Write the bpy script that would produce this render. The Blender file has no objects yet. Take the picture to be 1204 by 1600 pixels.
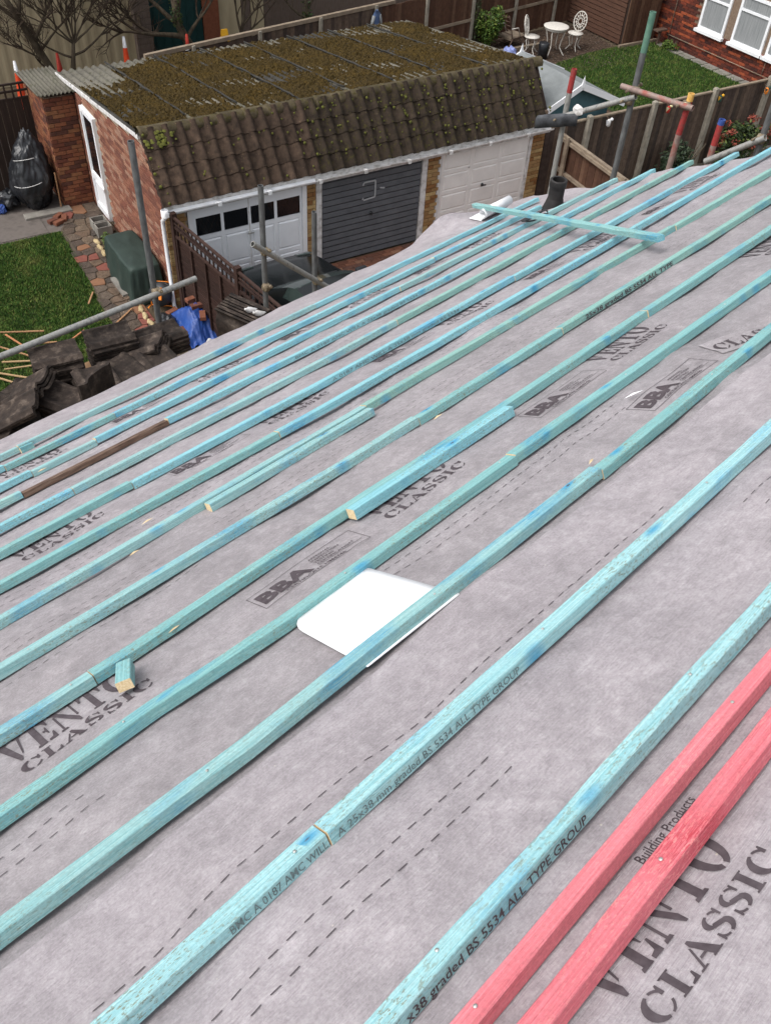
import bpy, bmesh, math, random
import numpy as np
from mathutils import Matrix, Vector, noise
R = math.radians
rnd = random.Random(7)
scene = bpy.context.scene
col = scene.collection
PI = math.pi

# ------------------------------------------------------------------ camera
CAMP = Vector((0.0, 0.468, 8.600))
PITCH, ROLL, PSI = 0.79698, 0.07352, 0.73258
fw = Vector((math.cos(PSI)*math.cos(PITCH), math.sin(PSI)*math.cos(PITCH), -math.sin(PITCH)))
rt = Vector((math.sin(PSI), -math.cos(PSI), 0)); up = rt.cross(fw)
r2 = rt*math.cos(ROLL)+up*math.sin(ROLL); u2 = up*math.cos(ROLL)-rt*math.sin(ROLL)
cam = bpy.data.cameras.new('camera'); camo = bpy.data.objects.new('camera', cam); col.objects.link(camo)
camo.matrix_world = Matrix(((r2.x, u2.x, -fw.x, CAMP.x), (r2.y, u2.y, -fw.y, CAMP.y), (r2.z, u2.z, -fw.z, CAMP.z), (0, 0, 0, 1)))
cam.sensor_fit = 'HORIZONTAL'; cam.sensor_width = 36.0; cam.lens = 36.0*1373.4/1204.0
cam.clip_start = 0.02; cam.clip_end = 500
scene.camera = camo
# ------------------------------------------------------------------ world, sun, exposure
SUN_EL, SUN_AZ = R(56), R(-72)
w = bpy.data.worlds.new('World'); scene.world = w; w.use_nodes = True
nt = w.node_tree; bg = nt.nodes['Background']
sky = nt.nodes.new('ShaderNodeTexSky'); sky.sky_type = 'NISHITA'; sky.sun_disc = False
sky.sun_elevation = SUN_EL; sky.sun_rotation = SUN_AZ; sky.air_density = 1.0; sky.dust_density = 4.0; sky.ozone_density = 1.0
hs = nt.nodes.new('ShaderNodeHueSaturation'); hs.inputs['Saturation'].default_value = 0.22
nt.links.new(sky.outputs[0], hs.inputs['Color']); nt.links.new(hs.outputs[0], bg.inputs[0]); bg.inputs[1].default_value = 0.13
sl = bpy.data.lights.new('sun', 'SUN'); sl.energy = 0.5; sl.angle = R(30); sl.color = (1.0, 0.96, 0.92)
so = bpy.data.objects.new('sun', sl); col.objects.link(so)
# sky's sun_rotation is measured clockwise from +Y
sd_ = Vector((math.sin(SUN_AZ)*math.cos(SUN_EL), math.cos(SUN_AZ)*math.cos(SUN_EL), math.sin(SUN_EL)))
so.rotation_euler = sd_.to_track_quat('Z', 'Y').to_euler()
scene.view_settings.view_transform = 'Standard'; scene.view_settings.look = 'None'
scene.view_settings.exposure = 0.97; scene.view_settings.gamma = 1.0; scene.view_settings.use_curve_mapping = False
scene.render.engine = 'CYCLES'

# ------------------------------------------------------------------ frames
TH = 0.50334; CT, ST = math.cos(TH), math.sin(TH); ZR = 7.751
def RF(x, s, h=0.0): return Vector((x, s*CT+h*ST, ZR-s*ST+h*CT))           # roof frame: along battens, down the slope, off the slope
MR = Matrix(((1, 0, 0, 0), (0, CT, ST, 0), (0, -ST, CT, ZR), (0, 0, 0, 1)))
GY = R(-13.449)
MG = Matrix.Translation((9.883, 11.395, 0)) @ Matrix.Rotation(GY, 4, 'Z')   # garage frame: along the row, away from the camera, up
I4 = Matrix.Identity(4)
T = Matrix.Translation

# ------------------------------------------------------------------ materials
def s2l(r, g, b):
    f = lambda c: (c/12.92 if c <= .04045 else ((c+.055)/1.055)**2.4)
    return (f(r/255), f(g/255), f(b/255), 1)
MATS = {}
class NM:
    def __init__(s, name):
        s.m = bpy.data.materials.new(name); s.m.use_nodes = True; s.t = s.m.node_tree; s.b = s.t.nodes['Principled BSDF']
        MATS[name] = s.m
    def n(s, typ, **kw):
        x = s.t.nodes.new(typ)
        for k, v in kw.items():
            if k in x.inputs.keys(): x.inputs[k].default_value = v
            else: setattr(x, k, v)
        return x
    def l(s, a, b): s.t.links.new(a, b)
    def coords(s, scale=(1, 1, 1), rndoff=True, src='Object'):
        tc = s.n('ShaderNodeTexCoord'); mp = s.n('ShaderNodeMapping'); mp.inputs['Scale'].default_value = scale
        s.l(tc.outputs[src], mp.inputs[0])
        if rndoff:
            oi = s.n('ShaderNodeObjectInfo'); mu = s.n('ShaderNodeMath', operation='MULTIPLY'); mu.inputs[1].default_value = 37.0
            s.l(oi.outputs['Random'], mu.inputs[0])
            cx = s.n('ShaderNodeCombineXYZ'); s.l(mu.outputs[0], cx.inputs[0]); s.l(mu.outputs[0], cx.inputs[1]); s.l(mu.outputs[0], cx.inputs[2])
            s.l(cx.outputs[0], mp.inputs['Location'])
        return mp.outputs[0]
    def noise(s, co, scale, detail=4, rough=.6, dist=0.0):
        x = s.n('ShaderNodeTexNoise', Scale=scale, Detail=detail, Roughness=rough, Distortion=dist); s.l(co, x.inputs['Vector']); return x.outputs[0]
    def ramp(s, fac, stops, interp='LINEAR'):
        x = s.n('ShaderNodeValToRGB'); e = x.color_ramp.elements; x.color_ramp.interpolation = interp
        while len(e) < len(stops): e.new(.5)
        for k, (p, c) in enumerate(stops): e[k].position = p; e[k].color = c if not isinstance(c, (int, float)) else (c, c, c, 1)
        s.l(fac, x.inputs[0]); return x.outputs[0]
    def mix(s, fac, a, b, mode='MIX'):
        x = s.n('ShaderNodeMix', data_type='RGBA', blend_type=mode)
        for v, i in ((fac, 0), (a, 6), (b, 7)):
            if hasattr(v, 'is_output'): s.l(v, x.inputs[i])
            else: x.inputs[i].default_value = v
        return x.outputs[2]
    def bump(s, h, strength=.3, dist=.01):
        x = s.n('ShaderNodeBump', Strength=strength, Distance=dist); s.l(h, x.inputs['Height']); s.l(x.outputs[0], s.b.inputs['Normal'])
    def out(s, c=None, rough=.8, metal=0.0, spec=.3):
        if c is not None:
            if hasattr(c, 'is_output'): s.l(c, s.b.inputs['Base Color'])
            else: s.b.inputs['Base Color'].default_value = c
        s.b.inputs['Roughness'].default_value = rough; s.b.inputs['Metallic'].default_value = metal
        s.b.inputs['Specular IOR Level'].default_value = spec
        return s.m

def simple(name, c1, c2, scale=8, rough=.8, bump=.2, dist=.005, stretch=(1, 1, 1), metal=0, spec=.3, c3=None, detail=5):
    q = NM(name); co = q.coords(stretch); f = q.noise(co, scale, detail)
    st = [(.3, c1), (.7, c2)] if c3 is None else [(.28, c1), (.5, c2), (.72, c3)]
    c = q.ramp(f, st)
    if bump: q.bump(q.noise(co, scale*3, 4), bump, dist)
    return q.out(c, rough, metal, spec)

def rand_mat(name, cols, noise_amt=.35, scale=14, rough=.85, bump=.35, spec=.25):
    "every piece (island / object) takes its own tone"
    q = NM(name); co = q.coords()
    g = q.n('ShaderNodeNewGeometry'); oi = q.n('ShaderNodeObjectInfo')
    ad = q.n('ShaderNodeMath', operation='ADD'); q.l(g.outputs['Random Per Island'], ad.inputs[0]); q.l(oi.outputs['Random'], ad.inputs[1])
    fr = q.n('ShaderNodeMath', operation='FRACT'); q.l(ad.outputs[0], fr.inputs[0])
    c = q.ramp(fr.outputs[0], [(k/len(cols), v) for k, v in enumerate(cols)], 'CONSTANT')
    f = q.noise(co, scale, 6, .65)
    d = q.ramp(f, [(.25, 1-noise_amt), (.75, 1.0+noise_amt*.4)])
    c = q.mix(1.0, c, d, 'MULTIPLY')
    q.bump(q.noise(co, scale*4, 4), bump, .004)
    return q.out(c, rough, 0, spec)

# underlay membrane
q = NM('underlay'); co = q.coords(rndoff=True)
f1 = q.noise(co, 38, 7, .72, .4); f2 = q.noise(co, 210, 3, .6); f3 = q.noise(co, 1.7, 4, .6); f5 = q.noise(co, 9, 4, .6, .6)
sc = q.coords((9, 240, 1)); f4 = q.noise(sc, 3, 3, .6)
c = q.ramp(f1, [(.32, s2l(136, 129, 132)), (.5, s2l(153, 146, 149)), (.70, s2l(177, 171, 174))])
c = q.mix(.32, c, q.ramp(f2, [(.3, s2l(112, 107, 109)), (.7, s2l(188, 183, 185))]))
c = q.mix(.20, c, q.ramp(f4, [(.35, s2l(112, 106, 109)), (.65, s2l(184, 179, 181))]))
c = q.mix(1.0, c, q.ramp(f3, [(.3, .90), (.7, 1.09)]), 'MULTIPLY')
c = q.mix(1.0, c, q.ramp(f5, [(.34, .87), (.66, 1.09)]), 'MULTIPLY')
ois = q.n('ShaderNodeObjectInfo'); c = q.mix(1.0, c, ois.outputs['Color'], 'MULTIPLY')
vd = q.n('ShaderNodeTexVoronoi', Scale=26.0); q.l(co, vd.inputs['Vector']); sp = q.n('ShaderNodeSeparateColor'); q.l(vd.outputs['Color'], sp.inputs[0])
c = q.mix(q.mix(1.0, q.ramp(sp.outputs[0], [(.93, 0.0), (.94, .7)]), q.ramp(vd.outputs['Distance'], [(.03, 1.0), (.06, 0.0)]), 'MULTIPLY'), c, s2l(205, 198, 184))
q.bump(q.mix(.45, f1, f4), .45, .012); q.out(c, .72, 0, .35)
# teal treated softwood
def wood(name, pale, mid, deep, worn, knot):
    q = NM(name)
    oi = q.n('ShaderNodeObjectInfo')
    g1 = q.noise(q.coords((2.4, 230, 230)), 1.6, 5, .7, .6)
    gl = q.noise(q.coords((5, 9, 9)), .8, 3, .5)
    g2 = q.noise(q.coords((10, 260, 260)), 1.3, 6, .75, 1.2)
    f = q.noise(q.coords((34, 90, 90)), 2.6, 4, .7)
    fl = q.noise(q.coords((3, 5, 5)), 1.0, 2, .5)
    c = q.ramp(g1, [(.34, mid), (.62, pale)])
    m1 = q.ramp(gl, [(.55, 0.0), (.70, .9)]); m2 = q.ramp(g2, [(.44, .04), (.54, 1.0)])
    c = q.mix(q.mix(1.0, m1, m2, 'MULTIPLY'), c, deep)
    c = q.mix(1.0, c, oi.outputs['Color'], 'MULTIPLY')
    m3 = q.mix(1.0, q.ramp(f, [(.55, 0.0), (.60, .85)]), q.ramp(fl, [(.42, .15), (.60, 1.0)]), 'MULTIPLY')
    c = q.mix(m3, c, worn)
    v = q.n('ShaderNodeTexVoronoi', Scale=1.0); q.l(q.coords((9, 24, 5)), v.inputs['Vector'])
    sx = q.n('ShaderNodeSeparateColor'); q.l(v.outputs['Color'], sx.inputs[0])
    gate = q.ramp(sx.outputs[0], [(.80, 0.0), (.81, 1.0)])
    c = q.mix(q.mix(1.0, gate, q.ramp(v.outputs['Distance'], [(.10, .8), (.36, 0.0)]), 'MULTIPLY'), c, deep)
    c = q.mix(q.mix(1.0, gate, q.ramp(v.outputs['Distance'], [(.05, 1.0), (.09, 0.0)]), 'MULTIPLY'), c, knot)
    sg_ = q.noise(q.coords((60, 60, 60)), 3, 4, .7); c = q.mix(.5, c, q.mix(1.0, c, q.ramp(sg_, [(.3, .72), (.7, 1.2)]), 'MULTIPLY'))
    q.bump(g1, .7, .004)
    return q.out(c, .75, 0, .2)
wood('teal_batten', s2l(166, 202, 201), s2l(118, 170, 174), s2l(50, 146, 190), s2l(132, 136, 116), s2l(84, 62, 46))
wood('red_batten', s2l(226, 138, 146), s2l(212, 112, 121), s2l(196, 72, 84), s2l(234, 152, 150), s2l(150, 40, 52))
simple('pale_pine', s2l(196, 170, 128), s2l(226, 208, 172), 30, .75, .2, .002, (1, 8, 8))
simple('old_brown_batten', s2l(62, 48, 40), s2l(104, 84, 72), 10, .9, .5, .004, (1, 10, 10), c3=s2l(132, 112, 98))
simple('ink', s2l(64, 56, 60), s2l(88, 80, 84), 60, .8, 0)
simple('faded_ink', s2l(84, 96, 98), s2l(118, 138, 140), 120, .8, 0)
simple('bright_plastic', s2l(206, 207, 208), s2l(232, 233, 235), 5, .5, .1, c3=s2l(236, 237, 239), detail=8)
simple('nail_steel', s2l(180, 180, 176), s2l(206, 206, 202), 5, .4, 0, metal=.6)
simple('galvanised_tube', s2l(112, 112, 110), s2l(158, 158, 154), 9, .5, .15, .002, (4, 4, 1.4), metal=.35, c3=s2l(132, 126, 118))
simple('dull_tube', s2l(84, 84, 84), s2l(116, 118, 118), 9, .6, .15, .002, (4, 4, 1.4), metal=.3)
simple('rust_tube', s2l(112, 92, 88), s2l(146, 128, 120), 11, .65, .3, .002, metal=.25, c3=s2l(150, 72, 62))
simple('red_paint', s2l(122, 46, 46), s2l(156, 56, 54), 22, .65, .3, .002, c3=s2l(112, 70, 66))
simple('green_paint', s2l(74, 110, 96), s2l(104, 138, 120), 20, .6, .2, .002)
simple('blue_tape', s2l(44, 66, 132), s2l(74, 100, 164), 20, .5, 0)
simple('yellow_cap', s2l(196, 140, 60), s2l(222, 184, 110), 20, .6, 0)
simple('coupler_steel', s2l(96, 80, 66), s2l(160, 148, 124), 30, .5, .3, .002, metal=.4)
simple('black_plastic', s2l(22, 23, 26), s2l(44, 46, 50), 5, .35, .3, .01, spec=.5)
simple('black_pipe', s2l(26, 25, 25), s2l(52, 49, 48), 8, .6, .2, .004)
simple('lead_film', s2l(40, 42, 45), s2l(84, 86, 90), 12, .45, .4, .006)
simple('white_upvc', s2l(228, 230, 232), s2l(240, 241, 243), 3, .35, 0, spec=.5)
simple('door_white', s2l(226, 229, 233), s2l(238, 241, 244), 2.5, .4, .05, spec=.4)
simple('door_cream', s2l(224, 221, 217), s2l(238, 235, 231), 3, .6, .1)
simple('weathered_white', s2l(150, 145, 138), s2l(206, 204, 202), 9, .8, .3, .003, c3=s2l(222, 221, 220))
simple('door_grey', s2l(80, 82, 86), s2l(96, 98, 102), 4, .55, .08)
simple('chalk_mark', s2l(150, 152, 154), s2l(178, 180, 182), 40, .9, 0)
simple('dark_glass', s2l(14, 16, 19), s2l(24, 26, 30), 2, .12, 0, spec=.6)
simple('mortar', s2l(150, 134, 116), s2l(176, 160, 142), 20, .95, .3)
simple('mortar_dark', s2l(112, 94, 80), s2l(136, 118, 102), 20, .95, .3)
rand_mat('brick_mixed', [s2l(136, 90, 72), s2l(122, 76, 62), s2l(152, 112, 92), s2l(112, 72, 60), s2l(150, 116, 98), s2l(130, 86, 70)])
rand_mat('brick_red', [s2l(122, 74, 54), s2l(106, 62, 48), s2l(134, 84, 60), s2l(90, 58, 48), s2l(138, 94, 66)])
rand_mat('brick_buff', [s2l(170, 140, 96), s2l(150, 116, 76), s2l(182, 154, 108), s2l(140, 100, 62), s2l(160, 128, 88)])
rand_mat('brick_house', [s2l(142, 70, 48), s2l(106, 54, 42), s2l(72, 44, 40), s2l(158, 82, 54), s2l(88, 50, 42), s2l(124, 62, 46), s2l(96, 50, 40)])
rand_mat('brick_loose', [s2l(120, 76, 58), s2l(136, 84, 66), s2l(104, 66, 54)])
def mossy(name, base1, base2, moss, amt):
    q = NM(name); co = q.coords()
    c = q.ramp(q.noise(co, 9, 5), [(.3, base1), (.7, base2)])
    oi = q.n('ShaderNodeObjectInfo')
    c = q.mix(1.0, c, q.ramp(oi.outputs['Random'], [(0, .72), (1, 1.15)]), 'MULTIPLY')
    c = q.mix(q.ramp(q.noise(co, 16, 5, .7), [(amt, 0.0), (amt+.1, .9)]), c, moss)
    c = q.mix(q.ramp(q.noise(co, 55, 2, .6), [(.70, 0.0), (.74, .8)]), c, s2l(150, 128, 96))
    q.bump(q.noise(co, 40, 5), .6, .01); return q.out(c, .95, 0, .2)
mossy('tile_brown', s2l(48, 39, 33), s2l(82, 67, 56), s2l(60, 54, 32), .66)
mossy('tile_dark', s2l(38, 32, 27), s2l(64, 54, 45), s2l(62, 57, 30), .54)
mossy('ridge_tile', s2l(66, 58, 46), s2l(98, 88, 68), s2l(72, 66, 36), .50)
simple('asbestos', s2l(76, 74, 66), s2l(108, 104, 94), 7, .95, .4, .005, c3=s2l(66, 66, 50))
simple('asbestos_dark', s2l(44, 43, 40), s2l(66, 64, 60), 7, .95, .4, .005)
q = NM('moss'); co = q.coords()
c = q.ramp(q.noise(co, 7, 6, .75), [(.30, s2l(36, 32, 22)), (.45, s2l(50, 43, 26)), (.60, s2l(82, 64, 30)), (.74, s2l(72, 70, 32))])
c = q.mix(q.ramp(q.noise(co, 1.6, 5, .7), [(.40, .75), (.60, 0.0)]), c, s2l(46, 40, 30))
c = q.mix(.5, c, q.ramp(q.noise(co, 60, 3, .7), [(.35, s2l(26, 22, 16)), (.65, s2l(98, 80, 38))]))
q.bump(q.noise(co, 90, 3), .8, .02); q.out(c, 1.0, 0, .1)
simple('moss_green', s2l(66, 70, 32), s2l(104, 104, 46), 30, 1, .5)
simple('fence_grey', s2l(72, 62, 56), s2l(104, 92, 84), 3, .95, .5, .004, (14, 14, 1.2), c3=s2l(84, 70, 60))
rand_mat('fence_boards', [s2l(92, 78, 68), s2l(78, 66, 60), s2l(104, 88, 76), s2l(86, 72, 62), s2l(70, 60, 54)], .45, 10)
rand_mat('fence_brown', [s2l(92, 66, 52), s2l(80, 56, 44), s2l(104, 78, 62), s2l(88, 62, 48)], .4, 10)
rand_mat('fence_dark', [s2l(58, 40, 34), s2l(52, 36, 31), s2l(64, 46, 40)], .35, 12, .75)
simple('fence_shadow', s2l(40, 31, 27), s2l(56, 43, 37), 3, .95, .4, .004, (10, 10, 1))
simple('fence_rail', s2l(112, 98, 84), s2l(146, 132, 114), 6, .95, .3)
simple('concrete_post', s2l(126, 120, 108), s2l(158, 151, 138), 9, .95, .3)
simple('concrete', s2l(110, 106, 100), s2l(142, 138, 130), 5, .95, .3)
simple('patio', s2l(78, 72, 68), s2l(104, 97, 92), 3, .95, .3, c3=s2l(90, 82, 76))
rand_mat('crazy_paving', [s2l(106, 93, 81), s2l(92, 80, 71), s2l(114, 95, 79), s2l(84, 75, 68), s2l(120, 104, 88), s2l(98, 85, 74)], .55, 7, .4, 9)
simple('terracotta', s2l(112, 66, 58), s2l(128, 78, 66), 12, .95, .3)
simple('terracotta_orange', s2l(120, 86, 64), s2l(134, 98, 74), 12, .95, .3)
simple('path_joint', s2l(74, 66, 56), s2l(98, 88, 76), 14, 1, .4)
simple('soil', s2l(54, 42, 34), s2l(82, 66, 54), 9, 1, .7, .02)
simple('earth', s2l(66, 56, 44), s2l(100, 88, 70), 4, 1, .5, .02)
simple('grass_base', s2l(34, 44, 20), s2l(54, 66, 30), 5, 1, .5, .02)
q = NM('grass_blade'); g = q.n('ShaderNodeNewGeometry')
c = q.ramp(g.outputs['Random Per Island'], [(0, s2l(40, 66, 26)), (.5, s2l(62, 94, 36)), (.85, s2l(88, 114, 48)), (1, s2l(126, 124, 70))])
nz = q.noise(q.coords(rndoff=False), 1.8, 5, .65); c = q.mix(q.ramp(nz, [(.52, 0.0), (.70, .55)]), c, s2l(112, 108, 62)); c = q.mix(1.0, c, q.ramp(nz, [(.3, .66), (.6, 1.12)]), 'MULTIPLY'); q.out(c, .8, 0, .2)
rand_mat('drive_block', [s2l(126, 84, 66), s2l(108, 72, 58), s2l(138, 100, 80), s2l(98, 70, 60)], .4, 9)
simple('stone_edge', s2l(150, 132, 98), s2l(184, 166, 128), 12, .95, .5)
simple('rough_timber', s2l(128, 92, 66), s2l(176, 138, 100), 5, .9, .3, .003, (8, 8, 8))
simple('fresh_timber', s2l(150, 122, 88), s2l(178, 150, 112), 5, .85, .3, .003, (8, 8, 8))
simple('orange_timber', s2l(158, 102, 68), s2l(182, 126, 88), 5, .85, .3, .003, (8, 8, 8))
simple('scaffold_board', s2l(126, 98, 72), s2l(156, 126, 96), 4, .95, .3)
q = NM('old_tile'); co = q.coords(); oi = q.n('ShaderNodeObjectInfo')
c = q.ramp(q.noise(co, 10, 6, .7), [(.3, s2l(28, 24, 22)), (.52, s2l(54, 46, 41)), (.66, s2l(86, 76, 68)), (.78, s2l(140, 130, 118))])
c = q.mix(1.0, c, q.ramp(oi.outputs['Random'], [(0, .75), (1, 1.25)]), 'MULTIPLY'); q.bump(q.noise(co, 40, 4), .6, .006); q.out(c, .9, 0, .25)
simple('green_cover', s2l(38, 50, 46), s2l(50, 64, 58), 3, .6, .25, .02)
simple('blue_tarp', s2l(24, 54, 118), s2l(38, 78, 152), 4, .5, .4, .02, spec=.5)
simple('orange_plastic', s2l(216, 118, 36), s2l(234, 142, 56), 8, .5, 0)
simple('cone_orange', s2l(206, 66, 36), s2l(226, 84, 46), 8, .5, 0)
simple('cone_red', s2l(150, 44, 34), s2l(176, 58, 44), 8, .6, 0)
simple('yellow_plastic', s2l(204, 150, 34), s2l(222, 168, 48), 8, .5, 0)
q = NM('cream_cladding'); co = q.coords((1, 1, .25)); c = q.ramp(q.noise(co, 3, 4), [(.3, s2l(150, 138, 112)), (.7, s2l(176, 164, 136))]); q.out(c, .8)
simple('green_door', s2l(14, 46, 46), s2l(20, 56, 55), 3, .6, 0)
simple('bark', s2l(52, 45, 36), s2l(86, 76, 62), 16, 1, .7, .01, (1, 1, .3))
simple('twig', s2l(48, 40, 33), s2l(78, 66, 54), 8, 1, 0)
def leaf(name, cs):
    q = NM(name); g = q.n('ShaderNodeNewGeometry')
    c = q.ramp(g.outputs['Random Per Island'], [(k/max(1, len(cs)-1), v) for k, v in enumerate(cs)]); return q.out(c, .6, 0, .35)
leaf('leaf_green', [s2l(30, 44, 24), s2l(52, 70, 34), s2l(44, 60, 30), s2l(92, 104, 46)])
leaf('leaf_bright', [s2l(44, 70, 26), s2l(80, 104, 40), s2l(60, 88, 34), s2l(116, 124, 50)])
leaf('leaf_dark', [s2l(28, 40, 28), s2l(46, 60, 40), s2l(38, 50, 34), s2l(66, 80, 50)])
leaf('leaf_red', [s2l(112, 48, 40), s2l(142, 66, 52), s2l(96, 58, 42)])
simple('shed_felt', s2l(112, 116, 116), s2l(132, 136, 136), 5, .9, .15)
simple('shed_blue', s2l(70, 100, 106), s2l(86, 118, 124), 4, .8, .1)
simple('curtain', s2l(112, 116, 118), s2l(158, 160, 160), 5, .9, .2, .01, (1, 20, .3))
simple('cast_white', s2l(186, 180, 170), s2l(214, 210, 202), 20, .7, .2)
simple('rust_iron', s2l(80, 62, 52), s2l(112, 92, 80), 20, .9, .3)
simple('blue_cloth', s2l(70, 88, 124), s2l(96, 116, 150), 6, .9, .2)
simple('lilac_bag', s2l(112, 124, 176), s2l(146, 156, 200), 6, .6, .3)
simple('car_paint', s2l(10, 14, 15), s2l(15, 20, 21), 2, .22, 0, spec=.35)
simple('car_glass', s2l(40, 50, 48), s2l(54, 64, 61), 2, .1, 0, spec=.7)
simple('tyre', s2l(20, 20, 20), s2l(32, 32, 32), 20, .9, .2)
simple('dark_wood_shed', s2l(72, 50, 40), s2l(98, 70, 56), 4, .9, .4, .004, (1, 1, 12))
simple('house_render', s2l(170, 164, 154), s2l(186, 180, 170), 4, .95, .2)
simple('toy_red', s2l(150, 40, 36), s2l(176, 56, 46), 8, .6, 0)
simple('toy_cream', s2l(206, 198, 150), s2l(226, 218, 176), 8, .6, 0)
simple('toy_green', s2l(34, 64, 56), s2l(50, 84, 72), 8, .6, 0)

# ------------------------------------------------------------------ mesh helpers
class MB:
    def __init__(s): s.v = []; s.f = []; s.mi = []; s.sm = []
    def add(s, vs, fs, mi=0, smooth=False):
        b = len(s.v); s.v += [tuple(p) for p in vs]; s.f += [tuple(b+i for i in f) for f in fs]; s.mi += [mi]*len(fs); s.sm += [smooth]*len(fs); return s
    def box(s, x0, x1, y0, y1, z0, z1, M=None, mi=0):
        vs = [Vector((x, y, z)) for z in (z0, z1) for y in (y0, y1) for x in (x0, x1)]
        if M is not None: vs = [M @ p for p in vs]
        return s.add(vs, [(0, 2, 3, 1), (4, 5, 7, 6), (0, 1, 5, 4), (2, 6, 7, 3), (0, 4, 6, 2), (1, 3, 7, 5)], mi)
    def bevbox(s, x0, x1, y0, y1, z0, z1, b, M=None, mi=0):
        "box with chamfered edges round its top (+z)"
        vs = [Vector(p) for p in ((x0, y0, z0), (x1, y0, z0), (x1, y1, z0), (x0, y1, z0), (x0, y0, z1-b), (x1, y0, z1-b), (x1, y1, z1-b), (x0, y1, z1-b),
                                  (x0+b, y0+b, z1), (x1-b, y0+b, z1), (x1-b, y1-b, z1), (x0+b, y1-b, z1))]
        if M is not None: vs = [M @ p for p in vs]
        fs = [(3, 2, 1, 0), (8, 9, 10, 11)]
        for k in range(4): j = (k+1) % 4; fs += [(k, j, 4+j, 4+k), (4+k, 4+j, 8+j, 8+k)]
        return s.add(vs, fs, mi)
    def bar(s, a, b, wx, wy, mi=0, upv=None):
        a = Vector(a); b = Vector(b); d = b-a; L = d.length; d.normalize()
        upv = Vector(upv) if upv is not None else (Vector((0, 0, 1)) if abs(d.z) < .95 else Vector((1, 0, 0)))
        x = d.cross(upv).normalized(); y = x.cross(d)
        M = Matrix(((x.x, y.x, d.x, a.x), (x.y, y.y, d.y, a.y), (x.z, y.z, d.z, a.z), (0, 0, 0, 1)))
        return s.box(-wx/2, wx/2, -wy/2, wy/2, 0, L, M, mi)
    def tube(s, pts, r, n=10, cap=True, mi=0, smooth=True):
        pts = [Vector(p) for p in pts]; rs = r if isinstance(r, (list, tuple)) else [r]*len(pts)
        vs = []; fs = []; ref = None
        for k, p in enumerate(pts):
            d = (pts[min(k+1, len(pts)-1)]-pts[max(k-1, 0)])
            if d.length < 1e-9: d = Vector((0, 0, 1))
            d.normalize()
            if ref is None: ref = Vector((0, 0, 1)) if abs(d.z) < .9 else Vector((1, 0, 0))
            x = d.cross(ref).normalized(); y = x.cross(d).normalized(); ref = y
            for j in range(n):
                a = 2*PI*j/n; vs.append(p+x*(rs[k]*math.cos(a))+y*(rs[k]*math.sin(a)))
        for k in range(len(pts)-1):
            for j in range(n): i = (j+1) % n; fs.append((k*n+j, k*n+i, (k+1)*n+i, (k+1)*n+j))
        s.add(vs, fs, mi, smooth)
        if cap:
            b = len(s.v)-len(vs); m = len(pts)-1
            s.f += [tuple(b+j for j in reversed(range(n))), tuple(b+m*n+j for j in range(n))]; s.mi += [mi]*2; s.sm += [False]*2
        return s
    def lathe(s, prof, n=16, M=None, mi=0, smooth=True, a0=0, a1=2*PI):
        vs = []; fs = []; full = abs(a1-a0-2*PI) < 1e-6; m = n if full else n+1
        for (r, z) in prof:
            for j in range(m):
                a = a0+(a1-a0)*j/n; p = Vector((r*math.cos(a), r*math.sin(a), z)); vs.append(M @ p if M is not None else p)
        for k in range(len(prof)-1):
            for j in range(n): i = (j+1) % m; fs.append((k*m+j, k*m+i, (k+1)*m+i, (k+1)*m+j))
        return s.add(vs, fs, mi, smooth)
    def prism(s, poly, h0, h1, M=None, mi=0, bev=0.0):
        n = len(poly); c = (sum(p[0] for p in poly)/n, sum(p[1] for p in poly)/n)
        top = [(p[0]+(c[0]-p[0])*bev, p[1]+(c[1]-p[1])*bev) for p in poly]
        vs = [Vector((p[0], p[1], h0)) for p in poly]+[Vector((p[0], p[1], h1-(h1-h0)*.25 if bev else h1)) for p in poly]
        fs = [tuple(reversed(range(n)))]+[(k, (k+1) % n, n+(k+1) % n, n+k) for k in range(n)]
        if bev:
            vs += [Vector((p[0], p[1], h1)) for p in top]
            fs += [(n+k, n+(k+1) % n, 2*n+(k+1) % n, 2*n+k) for k in range(n)]; fs.append(tuple(range(2*n, 3*n)))
        else: fs.append(tuple(range(n, 2*n)))
        if M is not None: vs = [M @ p for p in vs]
        return s.add(vs, fs, mi)
    def mesh(s, name, mats):
        me = bpy.data.meshes.new(name); me.from_pydata(s.v, [], s.f)
        for m in (mats if isinstance(mats, (list, tuple)) else [mats]): me.materials.append(MATS[m])
        me.polygons.foreach_set('material_index', s.mi); me.polygons.foreach_set('use_smooth', s.sm); me.update(); return me

WM = {}
def link(o, parent=None, M=I4):
    col.objects.link(o)
    if parent is not None:
        o.parent = parent; o.matrix_parent_inverse = WM[parent].inverted()
    o.matrix_basis = M; WM[o] = M.copy()
    return o
def tag(o, label=None, cat=None, group=None, kind=None):
    for k, v in (('label', label), ('category', cat), ('group', group), ('kind', kind)):
        if v: o[k] = v
    return o
def thing(name, label, cat, M=I4, group=None):
    o = bpy.data.objects.new(name, None); o.empty_display_size = .1; link(o, None, M); return tag(o, label, cat, group)
def part(name, mb, mats, parent=None, M=I4, label=None, kind=None):
    me = mb if isinstance(mb, bpy.types.Mesh) else mb.mesh(name, mats)
    return tag(link(bpy.data.objects.new(name, me), parent, M), label, None, None, kind)
def solo(name, mb, mats, label, cat, M=I4, group=None):
    return tag(part(name, mb, mats, None, M), label, cat, group)
def gthing(name, label, cat, u, v, z=0, group=None): return thing(name, label, cat, MG @ T((u, v, z)), group)
def struct(name, mb, mats, M=I4): return part(name, mb, mats, None, M, kind='structure')
def fbm(x, y, z=0): return noise.noise(Vector((x, y, z)))

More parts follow.
